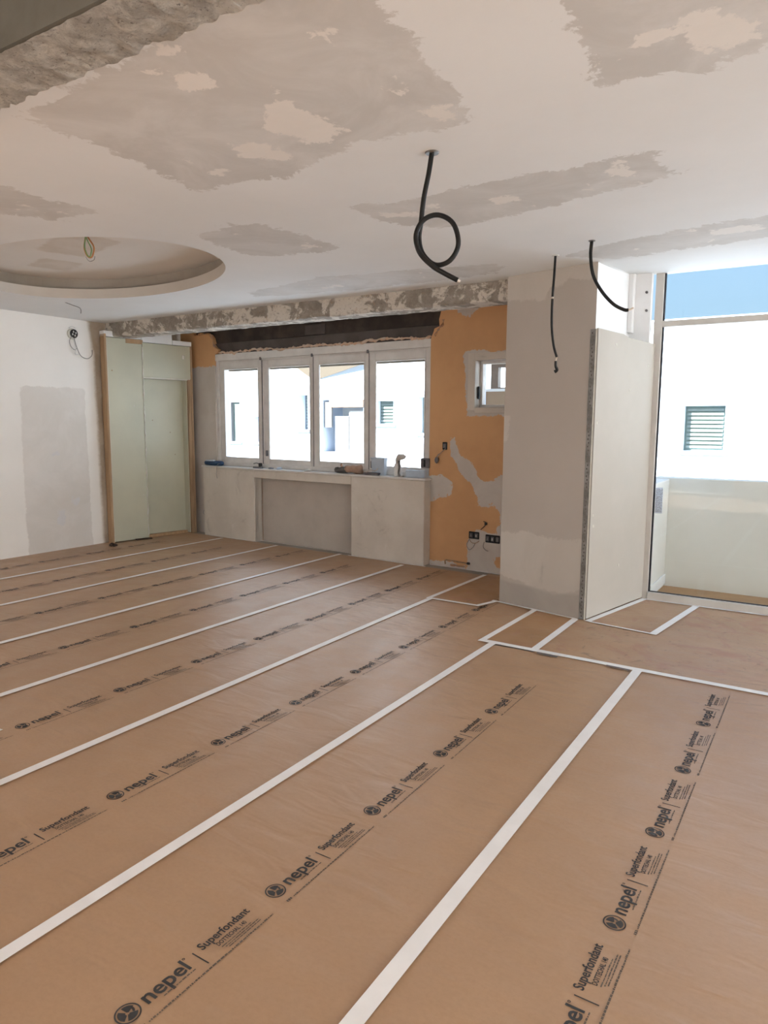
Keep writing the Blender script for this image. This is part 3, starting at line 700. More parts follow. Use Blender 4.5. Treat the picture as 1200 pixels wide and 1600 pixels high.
MB(PL).box(.98, 1.02, -.0052, -.003, 2.21, 2.26).bevel(.006).build('screw_filler', M_filler, pt)

# ------------------------------------------------------------------ kraft paper strips with their printing
def text_mesh_into(bm, s, size, x, y, bold=0.0, sx=1.0):
    cu = bpy.data.curves.new('t', 'FONT'); cu.body = s; cu.size = size; cu.offset = bold; cu.resolution_u = 3; cu.fill_mode = 'FRONT'
    o = bpy.data.objects.new('t', cu); COL.objects.link(o)
    dg = bpy.context.evaluated_depsgraph_get(); me = bpy.data.meshes.new_from_object(o.evaluated_get(dg))
    xs = [v.co.x for v in me.vertices]; w = max(xs)-min(xs)
    for v in me.vertices: v.co.x = x+(v.co.x-min(xs))*sx; v.co.y += y; v.co.z = 0
    bm.from_mesh(me); bpy.data.objects.remove(o); bpy.data.curves.remove(cu); bpy.data.meshes.remove(me)
    return w*sx
def disc(bm, cx, cy, r0, r1, n=28, a0=0, a1=2*math.pi, z=0):
    full = abs(a1-a0-2*math.pi) < 1e-6
    k = n if full else n+1
    A = [bm.verts.new((cx+r1*math.cos(a0+(a1-a0)*i/n), cy+r1*math.sin(a0+(a1-a0)*i/n), z)) for i in range(k)]
    B = [bm.verts.new((cx+r0*math.cos(a0+(a1-a0)*i/n), cy+r0*math.sin(a0+(a1-a0)*i/n), z)) for i in range(k)]
    for i in range(n if full else n): bm.faces.new([A[i], A[(i+1) % k], B[(i+1) % k], B[i]])
def rq(bm, x0, x1, y0, y1): bm.faces.new([bm.verts.new(p) for p in ((x0, y0, 0), (x1, y0, 0), (x1, y1, 0), (x0, y1, 0))])
def fit_text(bm, s, size, x, y, width, bold):
    t = bmesh.new(); w = text_mesh_into(t, s, size, 0, 0, bold); t.free()
    text_mesh_into(bm, s, size, x, y, bold, width/w)
# main mark: round emblem, wordmark, divider, product name
bm = bmesh.new()
disc(bm, 0, 0, .0285, .0325, 36)
disc(bm, 0, 0, .0035, .0245, 10, math.radians(20), math.radians(95)); disc(bm, 0, 0, .006, .0245, 10, math.radians(120), math.radians(215))
disc(bm, 0, 0, .004, .0245, 10, math.radians(235), math.radians(330)); disc(bm, .004, .004, .010, .016, 10, math.radians(-50), math.radians(30))
ink_emblem = bpy.data.meshes.new('print_emblem'); bm.to_mesh(ink_emblem); bm.free(); ink_emblem.materials.append(M_ink); bm = bmesh.new()
fit_text(bm, 'nepel', .068, .046, -.020, .142, .0013)
disc(bm, .196, .022, .0022, .0042, 12)
ink_word = bpy.data.meshes.new('print_wordmark'); bm.to_mesh(ink_word); bm.free(); ink_word.materials.append(M_ink); bm = bmesh.new()
rq(bm, .2215, .2255, -.046, .018)
fit_text(bm, 'Superfondant', .040, .247, .002, .188, .0008)
fit_text(bm, 'DOTTECHAL 140', .021, .283, -.0235, .112, .0005)
ink_main = bpy.data.meshes.new('print_product_name'); bm.to_mesh(ink_main); bm.free(); ink_main.materials.append(M_ink)
bm = bmesh.new(); rnd = random.Random(11)
def dashes(x0, x1, y, h, lo, hi, gap):
    x = x0
    while x < x1:
        l = rnd.uniform(lo, hi); rq(bm, x, min(x+l, x1), y, y+h*rnd.choice((1, 1, .75))); x += l+gap
dashes(.085, .190, -.0335, .0048, .004, .016, .0022)
dashes(.285, .400, -.0345, .0036, .004, .02, .002); dashes(.292, .425, -.0425, .0036, .003, .02, .002); dashes(.298, .425, -.050, .0034, .004, .02, .002)
dashes(.012, .462, -.0655, .0055, .003, .014, .0022); dashes(-.018, .004, -.066, .008, .004, .008, .002)
ink_fine = bpy.data.meshes.new('fine_print'); bm.to_mesh(ink_fine); bm.free(); ink_fine.materials.append(M_ink_fine)

def paper(name, x0, x1, ya, yb, label, group='long kraft paper strips', mat=M_kraft, yb2=None, z=0.0, poly=None):
    cx = (x0+x1)/2; cy = (ya+yb)/2; bm = bmesh.new()
    us = grid_lines(x0, x1, .045); vs = grid_lines(ya, yb, .045); R = []
    for x in us:
        row = []
        for y in vs:
            e = (yb2 or (lambda t: yb))(x); yy = ya+(y-ya)*(e-ya)/(yb-ya)
            h = .0011*mn.noise(Vector((x*2.2, yy*7.5, .3)))
            row.append(bm.verts.new((x-cx, yy-cy, z+h+.0005)))
        R.append(row)
    for i in range(len(us)-1):
        for j in range(len(vs)-1): bm.faces.new([R[i][j], R[i+1][j], R[i+1][j+1], R[i][j+1]])
    me = bpy.data.meshes.new(name); bm.to_mesh(me); bm.free(); me.materials.append(mat)
    for p in me.polygons: p.use_smooth = True
    o = bpy.data.objects.new(name, me); COL.objects.link(o); o.location = (cx, cy, 0)
    return tag(o, label, 'paper', group)
def prints(o, xr, y0, ylo, yhi, per=.5455):
    k0 = math.ceil((ylo-y0)/per); k = k0; c = Vector(o.location); out = []
    while y0+k*per+.45 < yhi:
        y = y0+k*per
        if y > 0.2 :
            p = bpy.data.objects.new('print_emblem', ink_emblem); COL.objects.link(p); p.parent = o
            p.location = (xr-c.x, y-c.y, .0020); p.rotation_euler = (0, 0, math.pi/2)
            for nm_, me_ in (('print_wordmark', ink_word), ('print_product_name', ink_main), ('fine_print', ink_fine)):
                q = bpy.data.objects.new(nm_, me_); COL.objects.link(q); q.parent = p
                if nm_ == 'fine_print': q['kind'] = 'stuff'
        k += 1
TX = [-7.24, -6.335, -5.427, -4.495, -3.622, -2.724, -1.808, -.883, .03, .94]
wally = lambda x: 6.15+(-3.4-x)*math.tan(TH)-.03
ends = [lambda x: min(wally(x), 5.2) if x < -7.1 else wally(x)-.0, wally, wally, wally, wally, lambda x: wally(x)+.05 if x > -3.4 else wally(x), lambda x: 5.19 if x > -2.26 else 6.12, lambda x: 4.17, lambda x: 4.17]
marks = [None, (-5.86, .40), (-4.97, .25), (-4.085, .42), (-3.168, .69), (-2.263, .53), (-1.365, .985), (-.441, .87), (.47, .6)]
names = ['kraft paper strip lying against the left wall', 'second kraft paper strip from the left wall', 'third kraft paper strip from the left wall, ending at the niche',
         'fourth kraft paper strip from the left wall, ending at the niche edge', 'fifth kraft paper strip from the left wall, ending at the parapet end',
         'kraft paper strip in the middle, ending at the orange wall', 'kraft paper strip running up to the foot of the pillar', 'front kraft paper strip with the largest printed wordmark, ending at the cross tape', 'rightmost kraft paper strip, cut by the right picture edge']
marks[0] = (-6.78, .30)
names = ['kraft paper strip lying along the left wall', 'second kraft paper strip counting from the left wall', 'third kraft paper strip counting from the left wall',
         'fourth kraft paper strip counting from the left wall', 'fifth kraft paper strip counting from the left wall, ending at the parapet corner',
         'kraft paper strip whose far end reaches the orange wall and the pillar', 'printed kraft paper strip in front of the pillar, ending at the cross tape',
         'rightmost printed kraft paper strip, in the lower right corner of the picture', 'plain kraft paper strip at the right picture edge']
# strips between tapes: -7.24..-6.33 ... -.883...03
for i in range(8):
    x0, x1 = TX[i], TX[i+1]
    e = [None, None, None, None, None, None, 'x', 'x', 'x'][i]
    if i < 5: f = (lambda x: wally(x))
    elif i == 5: f = (lambda x: (5.19 if x > -2.27 else 6.16))
    else: f = (lambda x: 4.17)
    yb = {5: 6.16}.get(i, 6.3 if i < 5 else 4.17)
    o = paper('kraft_paper_strip', x0, x1, YN+.02, yb, names[i], yb2=(f if i < 5 else None))
    xr, y0 = [(-6.78, .30), (-5.87, .42), (-4.98, .25), (-4.08, .41), (-3.168, .69), (-2.263, .53), (-1.365, .985), (-.441, .87), (.47, .55)][i]
    # print runs down the middle of the strip
    prints(o, xr, y0, 0.2, (yb-.12 if i != 5 else 5.9))
o = paper('floor_covering', .03, XR, YN+.02, 4.17, None, None); del o['category']; struct(o)
o = paper('kraft_paper_sheet', -1.52, XR, 4.15, 5.99, 'scuffed kraft paper sheet in front of the tall glazing', None, M_kraft_dirty, z=.0012)
o = paper('kraft_paper_offcut', -1.90, -1.52, 4.18, 5.14, 'small kraft paper offcut at the foot of the pillar front', None, M_kraft_off, z=.0032)
o = paper('kraft_paper_offcut', -2.735, -2.26, 5.01, 6.07, 'kraft paper offcut below the sockets on the orange wall', None, M_kraft_off, z=.0032)
# offcut beside the plasterboard sheet (skewed)
b = MB(); b.prism([(-1.41, 5.045), (-.965, 4.985), (-.838, 5.90), (-1.23, 5.98)], .0040, .0043)
b.solo('kraft_paper_offcut', M_kraft_dirty, (-1.1, 5.45, 0), 'kraft paper offcut at the foot of the beige plasterboard sheet', 'paper')

# ------------------------------------------------------------------ white tape
tz = [0.0054]
def tape(a, b_, w, label, group=None):
    tz[0] += .00012
    c = ((a[0]+b_[0])/2, (a[1]+b_[1])/2, 0)
    return MB().slab(a, b_, w, tz[0], tz[0]+.0003).solo('tape_strip', M_tape, c, label, 'tape', group)
tape((-3.36, 1.66), (-3.195, 1.69), .03, 'short white tape scrap at the left picture edge between two printed strips')
names = ['first long white tape line from the left wall', 'second long white tape line from the left wall', 'third long white tape line from the left wall', 'fourth long white tape line from the left wall, reaching the parapet corner',
         'long white tape line ending at the small taped offcut below the orange wall', 'long white tape line ending at the cross tape corner before the pillar', 'nearest and widest-looking long white tape line, at bottom centre']
for i, x in enumerate(TX[1:8]):
    yb = [6.22, 6.20, 6.18, 6.05, 5.0, 4.2, 4.17][i]
    tape((x, YN+.05), (x, yb), [.046, .046, .046, .046, .046, .047, .052][i], names[i], 'long tape lines')
tape((-1.915, 4.208), (XR-.05, 4.135), .050, 'white cross tape ending the printed strips before the pillar')
tape((-1.893, 4.19), (-1.872, 5.15), .042, 'white tape on the left edge of the offcut at the pillar front')
tape((-1.531, 4.19), (-1.530, 5.06), .048, 'white tape on the right edge of the offcut at the pillar front')
tape((-2.27, 5.228), (-1.52, 5.062), .030, 'white tape along the foot of the pillar front')
tape((-2.76, 5.01), (-2.29, 5.01), .034, 'white tape on the near edge of the offcut below the orange wall')
tape((-2.742, 5.0), (-2.722, 6.08), .040, 'white tape on the left edge of the offcut below the orange wall')
tape((-2.305, 5.0), (-2.235, 5.21), .040, 'short white tape joining the orange wall offcut to the pillar')
tape((-1.437, 5.045), (-1.235, 5.985), .045, 'white tape along the foot of the beige plasterboard sheet')
tape((-1.42, 5.047), (-.955, 4.985), .022, 'thin white tape on the near edge of the offcut beside the plasterboard')
tape((-.965, 4.975), (-.838, 5.95), .050, 'white tape on the right edge of the offcut beside the plasterboard')
tape((-1.235, 5.965), (XR-.05, 5.965), .026, 'white tape along the foot of the tall glazing')
tape(WL(-.97, -.05, 0), WL(.02, -.05, 0), .022, 'white tape along the right foot of the parapet')
tape(WL(.0, .07, 0), WL(1.10, .07, 0), .026, 'white tape along the foot of the orange wall')
tape(WL(-3.3, -.045, 0), WL(-2.42, -.045, 0), .018, 'white tape along the left foot of the parapet')
tape(WL(-2.42, .06, 0), WL(-.98, .06, 0), .018, 'white tape inside the niche foot')
b = MB(); b.slab((-1.49, 4.150), (-1.355, 4.143), .022, tz[0]+.0015, tz[0]+.002)
b.solo('tape_scrap', M_darkgrey, (-1.42, 4.146, 0), 'brown tape scrap beside the cross tape below the pillar corner', 'tape')
b = MB(); b.slab((-1.06, 4.158), (-.92, 4.150), .020, tz[0]+.0015, tz[0]+.002)
b.solo('tape_scrap', M_darkgrey, (-1.0, 4.154, 0), 'brown tape scrap on the middle of the cross tape', 'tape')

# ------------------------------------------------------------------ hanging cables
def toward(p, k): v = (Vector(p)-EYE); v.z = 0; return (Vector(p)-v.normalized()*k)[:]
c1 = [(-1.499, 2.712, 2.565), (-1.51, 2.706, 2.479), (-1.527, 2.696, 2.378), (-1.536, 2.692, 2.288), (-1.542, 2.688, 2.219), (-1.527, 2.696, 2.156), (-1.482, 2.722, 2.111), (-1.428, 2.751, 2.126), (-1.398, 2.768, 2.191), (-1.418, 2.757, 2.274), (-1.473, 2.727, 2.308), (-1.526, 2.697, 2.288), (-1.554, 2.682, 2.229), (-1.541, 2.689, 2.159), (-1.494, 2.715, 2.104), (-1.446, 2.741, 2.072), (-1.398, 2.768, 2.045)]
off = [0, 0, -.004, -.012, -.016, -.014, -.008, 0, .004, .006, .010, .014, .014, .012, .010, .006, .002]
c1 = [toward(p, k) for p, k in zip(c1, off)]
t = thing('looped_cable', (-1.499, 2.712, CZ), 'thick black cable knotted in a loop, hanging from the ceiling', 'cable')
MB().tube(c1, .0105, seg=12, smooth=6).build('conduit', M_cable, t, smooth=True)
e_ = Vector(c1[-1]); d_ = (e_-Vector(c1[-2])).normalized()
MB().tube([(e_-d_*.002)[:], (e_+d_*.012)[:]], .0065, seg=8, smooth=0).build('bare_end', M_core, t)
MB().lathe([(.027, -.004), (.029, -.001), (.029, .0015)], (-1.499, 2.712, CZ-.002), 20).build('rosette', M_steel, t)
c2 = [(-1.669, 4.743, 2.565), (-1.673, 4.742, 2.432), (-1.679, 4.739, 2.265), (-1.677, 4.74, 2.097), (-1.661, 4.746, 1.969), (-1.639, 4.754, 1.892)]
t = thing('thin_cable', (-1.669, 4.743, CZ), 'thin black cable hanging straight down in front of the pillar', 'cable')
MB().tube(c2, .0085, seg=10, smooth=6).build('conduit', M_cable, t, smooth=True)
MB().tube([(-1.639, 4.754, 1.892), (-1.643, 4.752, 1.872), (-1.645, 4.751, 1.862)], .0045, seg=8).build('bare_end', M_core, t)
MB().tube([(-1.645, 4.751, 1.866), (-1.643, 4.751, 1.83), (-1.634, 4.754, 1.806), (-1.650, 4.752, 1.794)], lambda q: .008+.004*q, seg=8).build('end_cap', M_cable, t)
MB().tube([(-1.6785, 4.739, 2.29), (-1.6785, 4.739, 2.278)], .0092, seg=10, smooth=0).build('tape_band', M_core, t)
MB().lathe([(.022, -.003), (.024, .0015)], (-1.669, 4.743, CZ-.002), 16).build('rosette', M_white_pl, t)
c3 = [(-1.35, 4.484, 2.565), (-1.354, 4.483, 2.469), (-1.335, 4.489, 2.354), (-1.283, 4.504, 2.256), (-1.215, 4.525, 2.177), (-1.153, 4.543, 2.14), (-1.128, 4.551, 2.138)]
t = thing('bent_cable', (-1.35, 4.484, CZ), 'black cable curving sideways from the ceiling beside the tall glazing', 'cable')
MB().tube(c3, .0105, seg=10, smooth=6).build('conduit', M_cable, t, smooth=True)
MB().tube([(-1.130, 4.55, 2.138), (-1.114, 4.555, 2.142), (-1.100, 4.559, 2.150)], .006, seg=8, smooth=2).build('bare_end', M_core, t)
MB().lathe([(.020, -.003), (.022, .0015)], (-1.35, 4.484, CZ-.002), 16).build('rosette', M_steel, t)
# wires in the oval recess
zc = CZ+.185
t = thing('ceiling_wires', (-4.53, 3.22, zc), 'loop of copper and green wires hanging in the oval ceiling recess', 'wires')
c = Vector((-4.53, 3.22, zc)); R_ = Vector((math.cos(YAW), -math.sin(YAW), 0))
def lp(pts): return [(c+R_*a+Vector((0, 0, b_)))[:] for a, b_ in pts]
MB().tube(lp([(0, 0), (.010, -.03), (.045, -.09), (.030, -.155), (.0, -.155), (-.022, -.10), (-.012, -.035), (0, -.002)]), .0055, seg=7, smooth=5).build('copper_wire', M_copper, t, smooth=True)
MB().tube([(Vector(p)+Vector((.006, -.012, -.006)))[:] for p in lp([(0, 0), (.006, -.035), (.034, -.10), (.022, -.15), (.004, -.142), (-.012, -.09), (-.006, -.03), (0, 0)])], .0045, seg=7, smooth=5).build('green_wire', M_greenwire, t, smooth=True)
MB().tube([(Vector(p)+Vector((-.006, .008, 0)))[:] for p in lp([(-.018, -.155), (.006, -.185), (.038, -.175), (.046, -.15)])], .0025, seg=6, smooth=5).build('grey_wire', M_greywire, t, smooth=True)
MB().lathe([(.028, -.006), (.030, .002)], c[:], 14).build('rosette', M_steel, t)
# bent wire poking from the ceiling above the junction box
MB().tube([(-6.30, 4.20, CZ+.004), (-6.25, 4.24, CZ-.02), (-6.22, 4.31, CZ-.045), (-6.24, 4.33, CZ-.09)], .0035, seg=6, smooth=4).solo('ceiling_hook_wire', M_greywire, (-6.30, 4.20, CZ), 'short bent grey wire poking from the ceiling above the junction box', 'wire', smooth=True)

# ------------------------------------------------------------------ wall electrics
# junction box on the left wall
jx = XL
t = thing('junction_box', (jx, 4.92, 2.41), 'open black junction box with dangling wires high on the white left wall', 'junction box')
MB().lathe([(.058, -.01), (.062, .004), (.056, .012)], (jx, 4.90, 2.395), 20, 'x').build('plaster_ring', M_filler, t)
MB().lathe([(.046, .0), (.048, .016), (.040, .018)], (jx, 4.915, 2.40), 18, 'x').build('box', M_blackbox, t)
for k in range(4):
    a = k*1.57+.4
    MB().box(jx+.016, jx+.026, 4.915+.022*math.cos(a)-.006, 4.915+.022*math.cos(a)+.006, 2.40+.022*math.sin(a)-.010, 2.40+.022*math.sin(a)+.010).bevel(.002).build('terminal', M_white_pl, t)
MB().tube([(jx+.02, 4.91, 2.35), (jx+.035, 4.925, 2.26), (jx+.05, 4.96, 2.165), (jx+.05, 5.04, 2.135), (jx+.04, 5.11, 2.175), (jx+.03, 5.125, 2.24)], .004, seg=7).build('wire', M_greywire, t, smooth=True)
MB().tube([(jx+.02, 4.88, 2.37), (jx+.03, 4.845, 2.31), (jx+.035, 4.86, 2.25), (jx+.035, 4.905, 2.22), (jx+.035, 4.925, 2.24)], .0035, seg=7).build('wire', M_greywire, t, smooth=True)
MB().tube([(jx+.02, 4.89, 2.36), (jx+.035, 4.915, 2.25), (jx+.035, 4.905, 2.18), (jx+.035, 4.945, 2.175), (jx+.035, 4.955, 2.205)], .0035, seg=7).build('wire', M_white_pl, t, smooth=True)
MB().tube([(jx+.01, 4.86, 2.455), (jx+.02, 4.89, 2.475), (jx+.02, 4.93, 2.465)], .004, seg=6).build('wire', M_white_pl, t, smooth=True)

def socket(name, u, z, w, h, label, n, cat='socket box'):
    t = thing(name, WL(u, DW, z), label, cat)
    b = MB(WL); b.box(u-w/2, u+w/2, DW-.006, DW+.01, z-h/2, z+h/2); b.bevel(.006, 2).build('back_box', M_blackbox, t)
    for k in range(n):
        uu = u-w/2+w*(k+.5)/n
        b = MB(WL); b.box(uu-w/n*.30, uu+w/n*.30, DW-.011, DW-.005, z-h*.30, z+h*.30); b.bevel(.003).build('insert', M_darkgrey, t)
        b = MB(WL); b.box(uu-.004, uu+.004, DW-.016, DW-.010, z-h*.18, z+h*.12); b.build('terminal', M_white_pl if k % 2 else M_greywire, t)
    return t
def wire(t, pts, r=.0032, mat=None): MB(WL).tube([(u, d, z) for u, d, z in pts], r, seg=6, smooth=5).build('wire', mat or M_greywire, t, smooth=True)
# tube applies WL per ring vertex, fine for small depth
t = socket('socket_box', .482, .352, .115, .072, 'left one of the two open socket boxes low on the orange wall', 2)
wire(t, [(.445, DW-.012, .32), (.42, DW-.03, .26), (.45, DW-.035, .21), (.49, DW-.03, .24), (.505, DW-.02, .275)])
wire(t, [(.44, DW-.012, .31), (.47, DW-.03, .285), (.51, DW-.03, .28), (.55, DW-.02, .305)], .003, M_wood_old)
t = socket('socket_box', .685, .335, .155, .078, 'right one of the two open socket boxes low on the orange wall, beside the pillar', 3)
wire(t, [(.60, DW-.012, .30), (.60, DW-.03, .255), (.625, DW-.03, .225), (.65, DW-.02, .215)])
t = thing('wire_stub', WL(.61, DW, .48), 'thin dark wire stub sticking out above the two socket boxes', 'wire')
wire(t, [(.555, DW-.005, .415), (.60, DW-.012, .455), (.618, DW-.02, .478), (.612, DW-.02, .495), (.59, DW-.02, .50)], .004, M_blackbox)
MB(WL).box(.605, .628, DW-.028, DW-.008, .468, .492).bevel(.003).build('clip', M_blackbox, t)
t = socket('switch_box', .135, 1.215, .055, .075, 'open switch box with a wire beside the right end of the strip window', 1, 'switch box')
wire(t, [(.15, DW-.012, 1.19), (.11, DW-.03, 1.15), (.08, DW-.035, 1.12), (.06, DW-.03, 1.09)], .0035)
t = socket('socket_box', -3.43, .36, .05, .07, 'small black socket box on the grey pier left of the parapet', 1)
wire(t, [(-3.44, DW-.012, .32), (-3.46, DW-.03, .27), (-3.43, DW-.03, .24), (-3.415, DW-.02, .29)])
# rusty pipe stub along the wall foot
t = thing('pipe_stub', WL(.3, DW, .07), 'thin rusty pipe stub along the foot of the orange wall', 'pipe')
wire(t, [(.165, DW-.006, .03), (.168, DW-.015, .062), (.19, DW-.018, .075), (.32, DW-.018, .072), (.43, DW-.018, .068)], .007, M_wood_old)
MB(WL).lathe([(.013, -.012), (.013, .012)], (.435, DW-.018, .068), 10, 'x').build('end_nut', M_blackbox, t)
# dark weight hanging right of the window
t = thing('cord_weight', WL(.06, DW, 1.075), 'small dark oval cord weight on the orange wall beside the window', 'weight')
MB(WL).lathe([(.004, -.036), (.018, -.022), (.022, .0), (.016, .02), (.004, .032)], (.055, DW-.022, 1.075), 12).build('weight', M_darkgrey, t, smooth=True)
wire(t, [(.055, DW-.02, 1.105), (.06, DW-.02, 1.12), (.075, DW-.012, 1.135)], .002)

# ------------------------------------------------------------------ things on the sill
SZ = .888
t = thing('paint_roller', WL(-3.2, .03, SZ), 'dark blue roller lying on the left end of the window sill', 'roller')
MB(WL).lathe([(.004, -.16), (.026, -.155), (.030, -.13), (.030, .13), (.024, .155), (.004, .16)], (-3.19, .035, SZ+.033), 14, 'x').build('sleeve', M_blue_pl, t, smooth=True)
MB(WL).box(-3.30, -3.16, -.012, .03, SZ+.056, SZ+.072).bevel(.004).build('clip', M_blue_tub, t)
MB(WL).tube([(-3.05, .03, SZ+.03), (-3.05, -.035, SZ+.02), (-3.07, -.038, SZ-.10), (-3.06, -.036, SZ-.15)], .003, seg=6).build('cord', M_greywire, t)
t = thing('hand_clamp', WL(-2.42, .05, SZ), 'small dark clamp standing on the sill at the first mullion', 'tool')
MB(WL).box(-2.50, -2.36, .03, .07, SZ+.0, SZ+.018).bevel(.005).build('jaw', M_darkgrey, t)
MB(WL).tube([(-2.50, .05, SZ+.05), (-2.45, .05, SZ+.06), (-2.40, .05, SZ+.045), (-2.37, .05, SZ+.015)], .007, seg=8).build('handle', M_greywire, t)
MB(WL).box(-2.405, -2.37, .03, .07, SZ+.015, SZ+.062).bevel(.006).build('grip', M_blackbox, t)
t = MB(WL).lathe([(.02, 0), (.034, .004), (.032, .012), (.010, .020)], (-2.20, .04, SZ), 10).rough(.006, 40).solo('mortar_crumb', M_darkgrey, WL(-2.20, .04, SZ), 'flat dark mortar crumb on the sill under the second pane', 'debris')
t = MB(WL).lathe([(.02, 0), (.036, .006), (.030, .018), (.006, .026)], (-2.08, .05, SZ), 10).rough(.008, 40).solo('mortar_crumb', M_blue_tub, WL(-2.08, .05, SZ), 'pale mortar crumb on the sill under the second pane', 'debris')
MB(WL).lathe([(.02, 0), (.05, .008), (.03, .02), (.006, .03)], (-1.61, .03, SZ), 10).rough(.010, 40).solo('mortar_crumb', M_filler, WL(-1.61, .03, SZ), 'white mortar heap on the sill at the middle mullion', 'debris')
# work glove: grey palm, tan cuff, five fingers
t = thing('work_glove', WL(-1.0, .04, SZ), 'crumpled work glove with grey palm and tan cuff on the sill under the third pane', 'glove')
b = MB(WL); b.tube([(-1.06, .04, SZ+.045), (-.98, .045, SZ+.05), (-.93, .05, SZ+.048), (-.875, .05, SZ+.052)], lambda q: .040+.012*q, seg=12, smooth=3); b.rough(.014, 18).build('cuff', M_glove_tan, t, smooth=True)
b = MB(WL); b.tube([(-1.19, .03, SZ+.028), (-1.13, .035, SZ+.036), (-1.05, .04, SZ+.042)], lambda q: .026+.014*q, seg=12, smooth=3); b.rough(.006, 25).build('palm', M_glove_grey, t, smooth=True)
for k, (dz, ln) in enumerate(((.008, .05), (.02, .065), (.034, .07), (.046, .055))):
    MB(WL).tube([(-1.16, .02, SZ+.012+dz), (-1.19, .012, SZ+.012+dz*.9), (-1.17-ln*.6, .022, SZ+.012+dz*.75)], lambda q: .012-.003*q, seg=8, smooth=3).build('finger', M_glove_grey, t, smooth=True)
MB(WL).tube([(-1.10, .03, SZ+.06), (-1.12, .02, SZ+.085), (-1.11, .015, SZ+.105)], lambda q: .013-.003*q, seg=8, smooth=3).build('thumb', M_glove_tan, t, smooth=True)
# pale tub and dark tray
t = thing('plastic_tub', WL(-.66, .06, SZ), 'pale blue plastic tub standing behind the dark tray on the sill', 'tub')
b = MB(WL); 
def frustum(b, u0, u1, d0, d1, z0, z1, k):
    P = [b.v(p) for p in ((u0+k, d0+k, z0), (u1-k, d0+k, z0), (u1-k, d1-k, z0), (u0+k, d1-k, z0), (u0, d0, z1), (u1, d0, z1), (u1, d1, z1), (u0, d1, z1))]
    for q in ((3, 2, 1, 0), (0, 1, 5, 4), (1, 2, 6, 5), (2, 3, 7, 6), (3, 0, 4, 7)): b.face([P[i] for i in q])
    P2 = [b.v(p) for p in ((u0+.006, d0+.006, z1), (u1-.006, d0+.006, z1), (u1-.006, d1-.006, z1), (u0+.006, d1-.006, z1), (u0+k+.006, d0+k+.006, z0+.006), (u1-k-.006, d0+k+.006, z0+.006), (u1-k-.006, d1-k-.006, z0+.006), (u0+k+.006, d1-k-.006, z0+.006))]
    for q in ((0, 1, 5, 4), (1, 2, 6, 5), (2, 3, 7, 6), (3, 0, 4, 7), (4, 5, 6, 7)): b.face([P2[i] for i in q])
    for i in range(4): b.face([P[4+i], P[4+(i+1) % 4], P2[(i+1) % 4], P2[i]])
frustum(b, -.735, -.565, .045, .105, SZ, SZ+.185, .008); b.build('body', M_blue_tub, t)
MB(WL).box(-.742, -.558, .038, .046, SZ+.170, SZ+.187).bevel(.003).build('rim', M_blue_tub, t)
t = thing('paint_tray', WL(-.70, .02, SZ), 'low dark tray lying on the sill in front of the pale blue tub', 'tray')
b = MB(WL); frustum(b, -.79, -.60, -.018, .034, SZ, SZ+.028, .010); b.build('body', M_darkgrey, t)
MB(WL).tube([(-.775, .01, SZ+.025), (-.72, .012, SZ+.055), (-.66, .012, SZ+.045), (-.62, .01, SZ+.075)], .006, seg=7).build('handle', M_foam, t)
# foam gun / spray bottle with bulbous head
t = thing('foam_bottle', WL(-.37, .03, SZ), 'dusty bottle with a bent lumpy nozzle standing near the right end of the sill', 'bottle')
MB(WL).lathe([(.036, 0), (.040, .01), (.040, .10), (.030, .13), (.016, .145), (.014, .16)], (-.39, .04, SZ), 14).build('body', M_white_pl, t, smooth=True)
b = MB(WL); b.tube([(-.385, .035, SZ+.14), (-.38, .03, SZ+.175), (-.355, .025, SZ+.20), (-.315, .02, SZ+.205), (-.29, .02, SZ+.200)], lambda q: .020+.012*math.sin(q*3.1), seg=10, smooth=4); b.rough(.007, 35).build('nozzle', M_foam, t, smooth=True)
MB(WL).tube([(-.355, .015, SZ+.165), (-.345, .005, SZ+.10), (-.35, .0, SZ+.04), (-.335, -.002, SZ+.008)], lambda q: .011, seg=8).build('trigger', M_glove_grey, t, smooth=True)
MB(WL).box(-.345, -.30, -.004, .03, SZ, SZ+.012).bevel(.003).build('foot', M_foam, t)
# dark box clipped to the right jamb
t = thing('strap_winder', WL(-.09, .10, 1.0), 'dark grey strap winder box on the right window jamb', 'winder box')
MB(WL).box(-.135, -.035, .075, DW+.018, .985, 1.085).bevel(.008, 2).build('box', M_darkgrey, t)
MB(WL).box(-.095, -.075, .068, .076, 1.0, 1.07).bevel(.002).build('slot', M_blackbox, t)
# pale strip of packing lying along the sill's right end
b = MB(WL); b.box(-.29, -.06, .035, .075, SZ, SZ+.075); b.bevel(.006).solo('packing_strip', M_blue_tub, WL(-.17, .05, SZ), 'pale blue packing block lying at the right end of the sill', 'packing')

# debris on the paper
t = thing('debris_clump', (-6.98, 5.12, 0), 'small dark clump of debris on the paper before the green partition', 'debris')
for k, (x, y, s) in enumerate(((-7.00, 5.12, .034), (-6.95, 5.13, .026), (-6.98, 5.09, .022), (-6.93, 5.10, .016))):
    MB().lathe([(s*.5, 0), (s, s*.35), (s*.7, s*.8), (s*.1, s)], (x, y, .002), 8).rough(.006, 60).build('lump', M_debris, t)
t = thing('dark_offcut', PL(.40, -.05, 0), 'dark flat offcut lying against the foot of the green partition', 'debris')
MB(PL).box(.27, .47, -.045, -.006, .002, .018).rough(.006, 14, 2).build('offcut', M_debris, t)

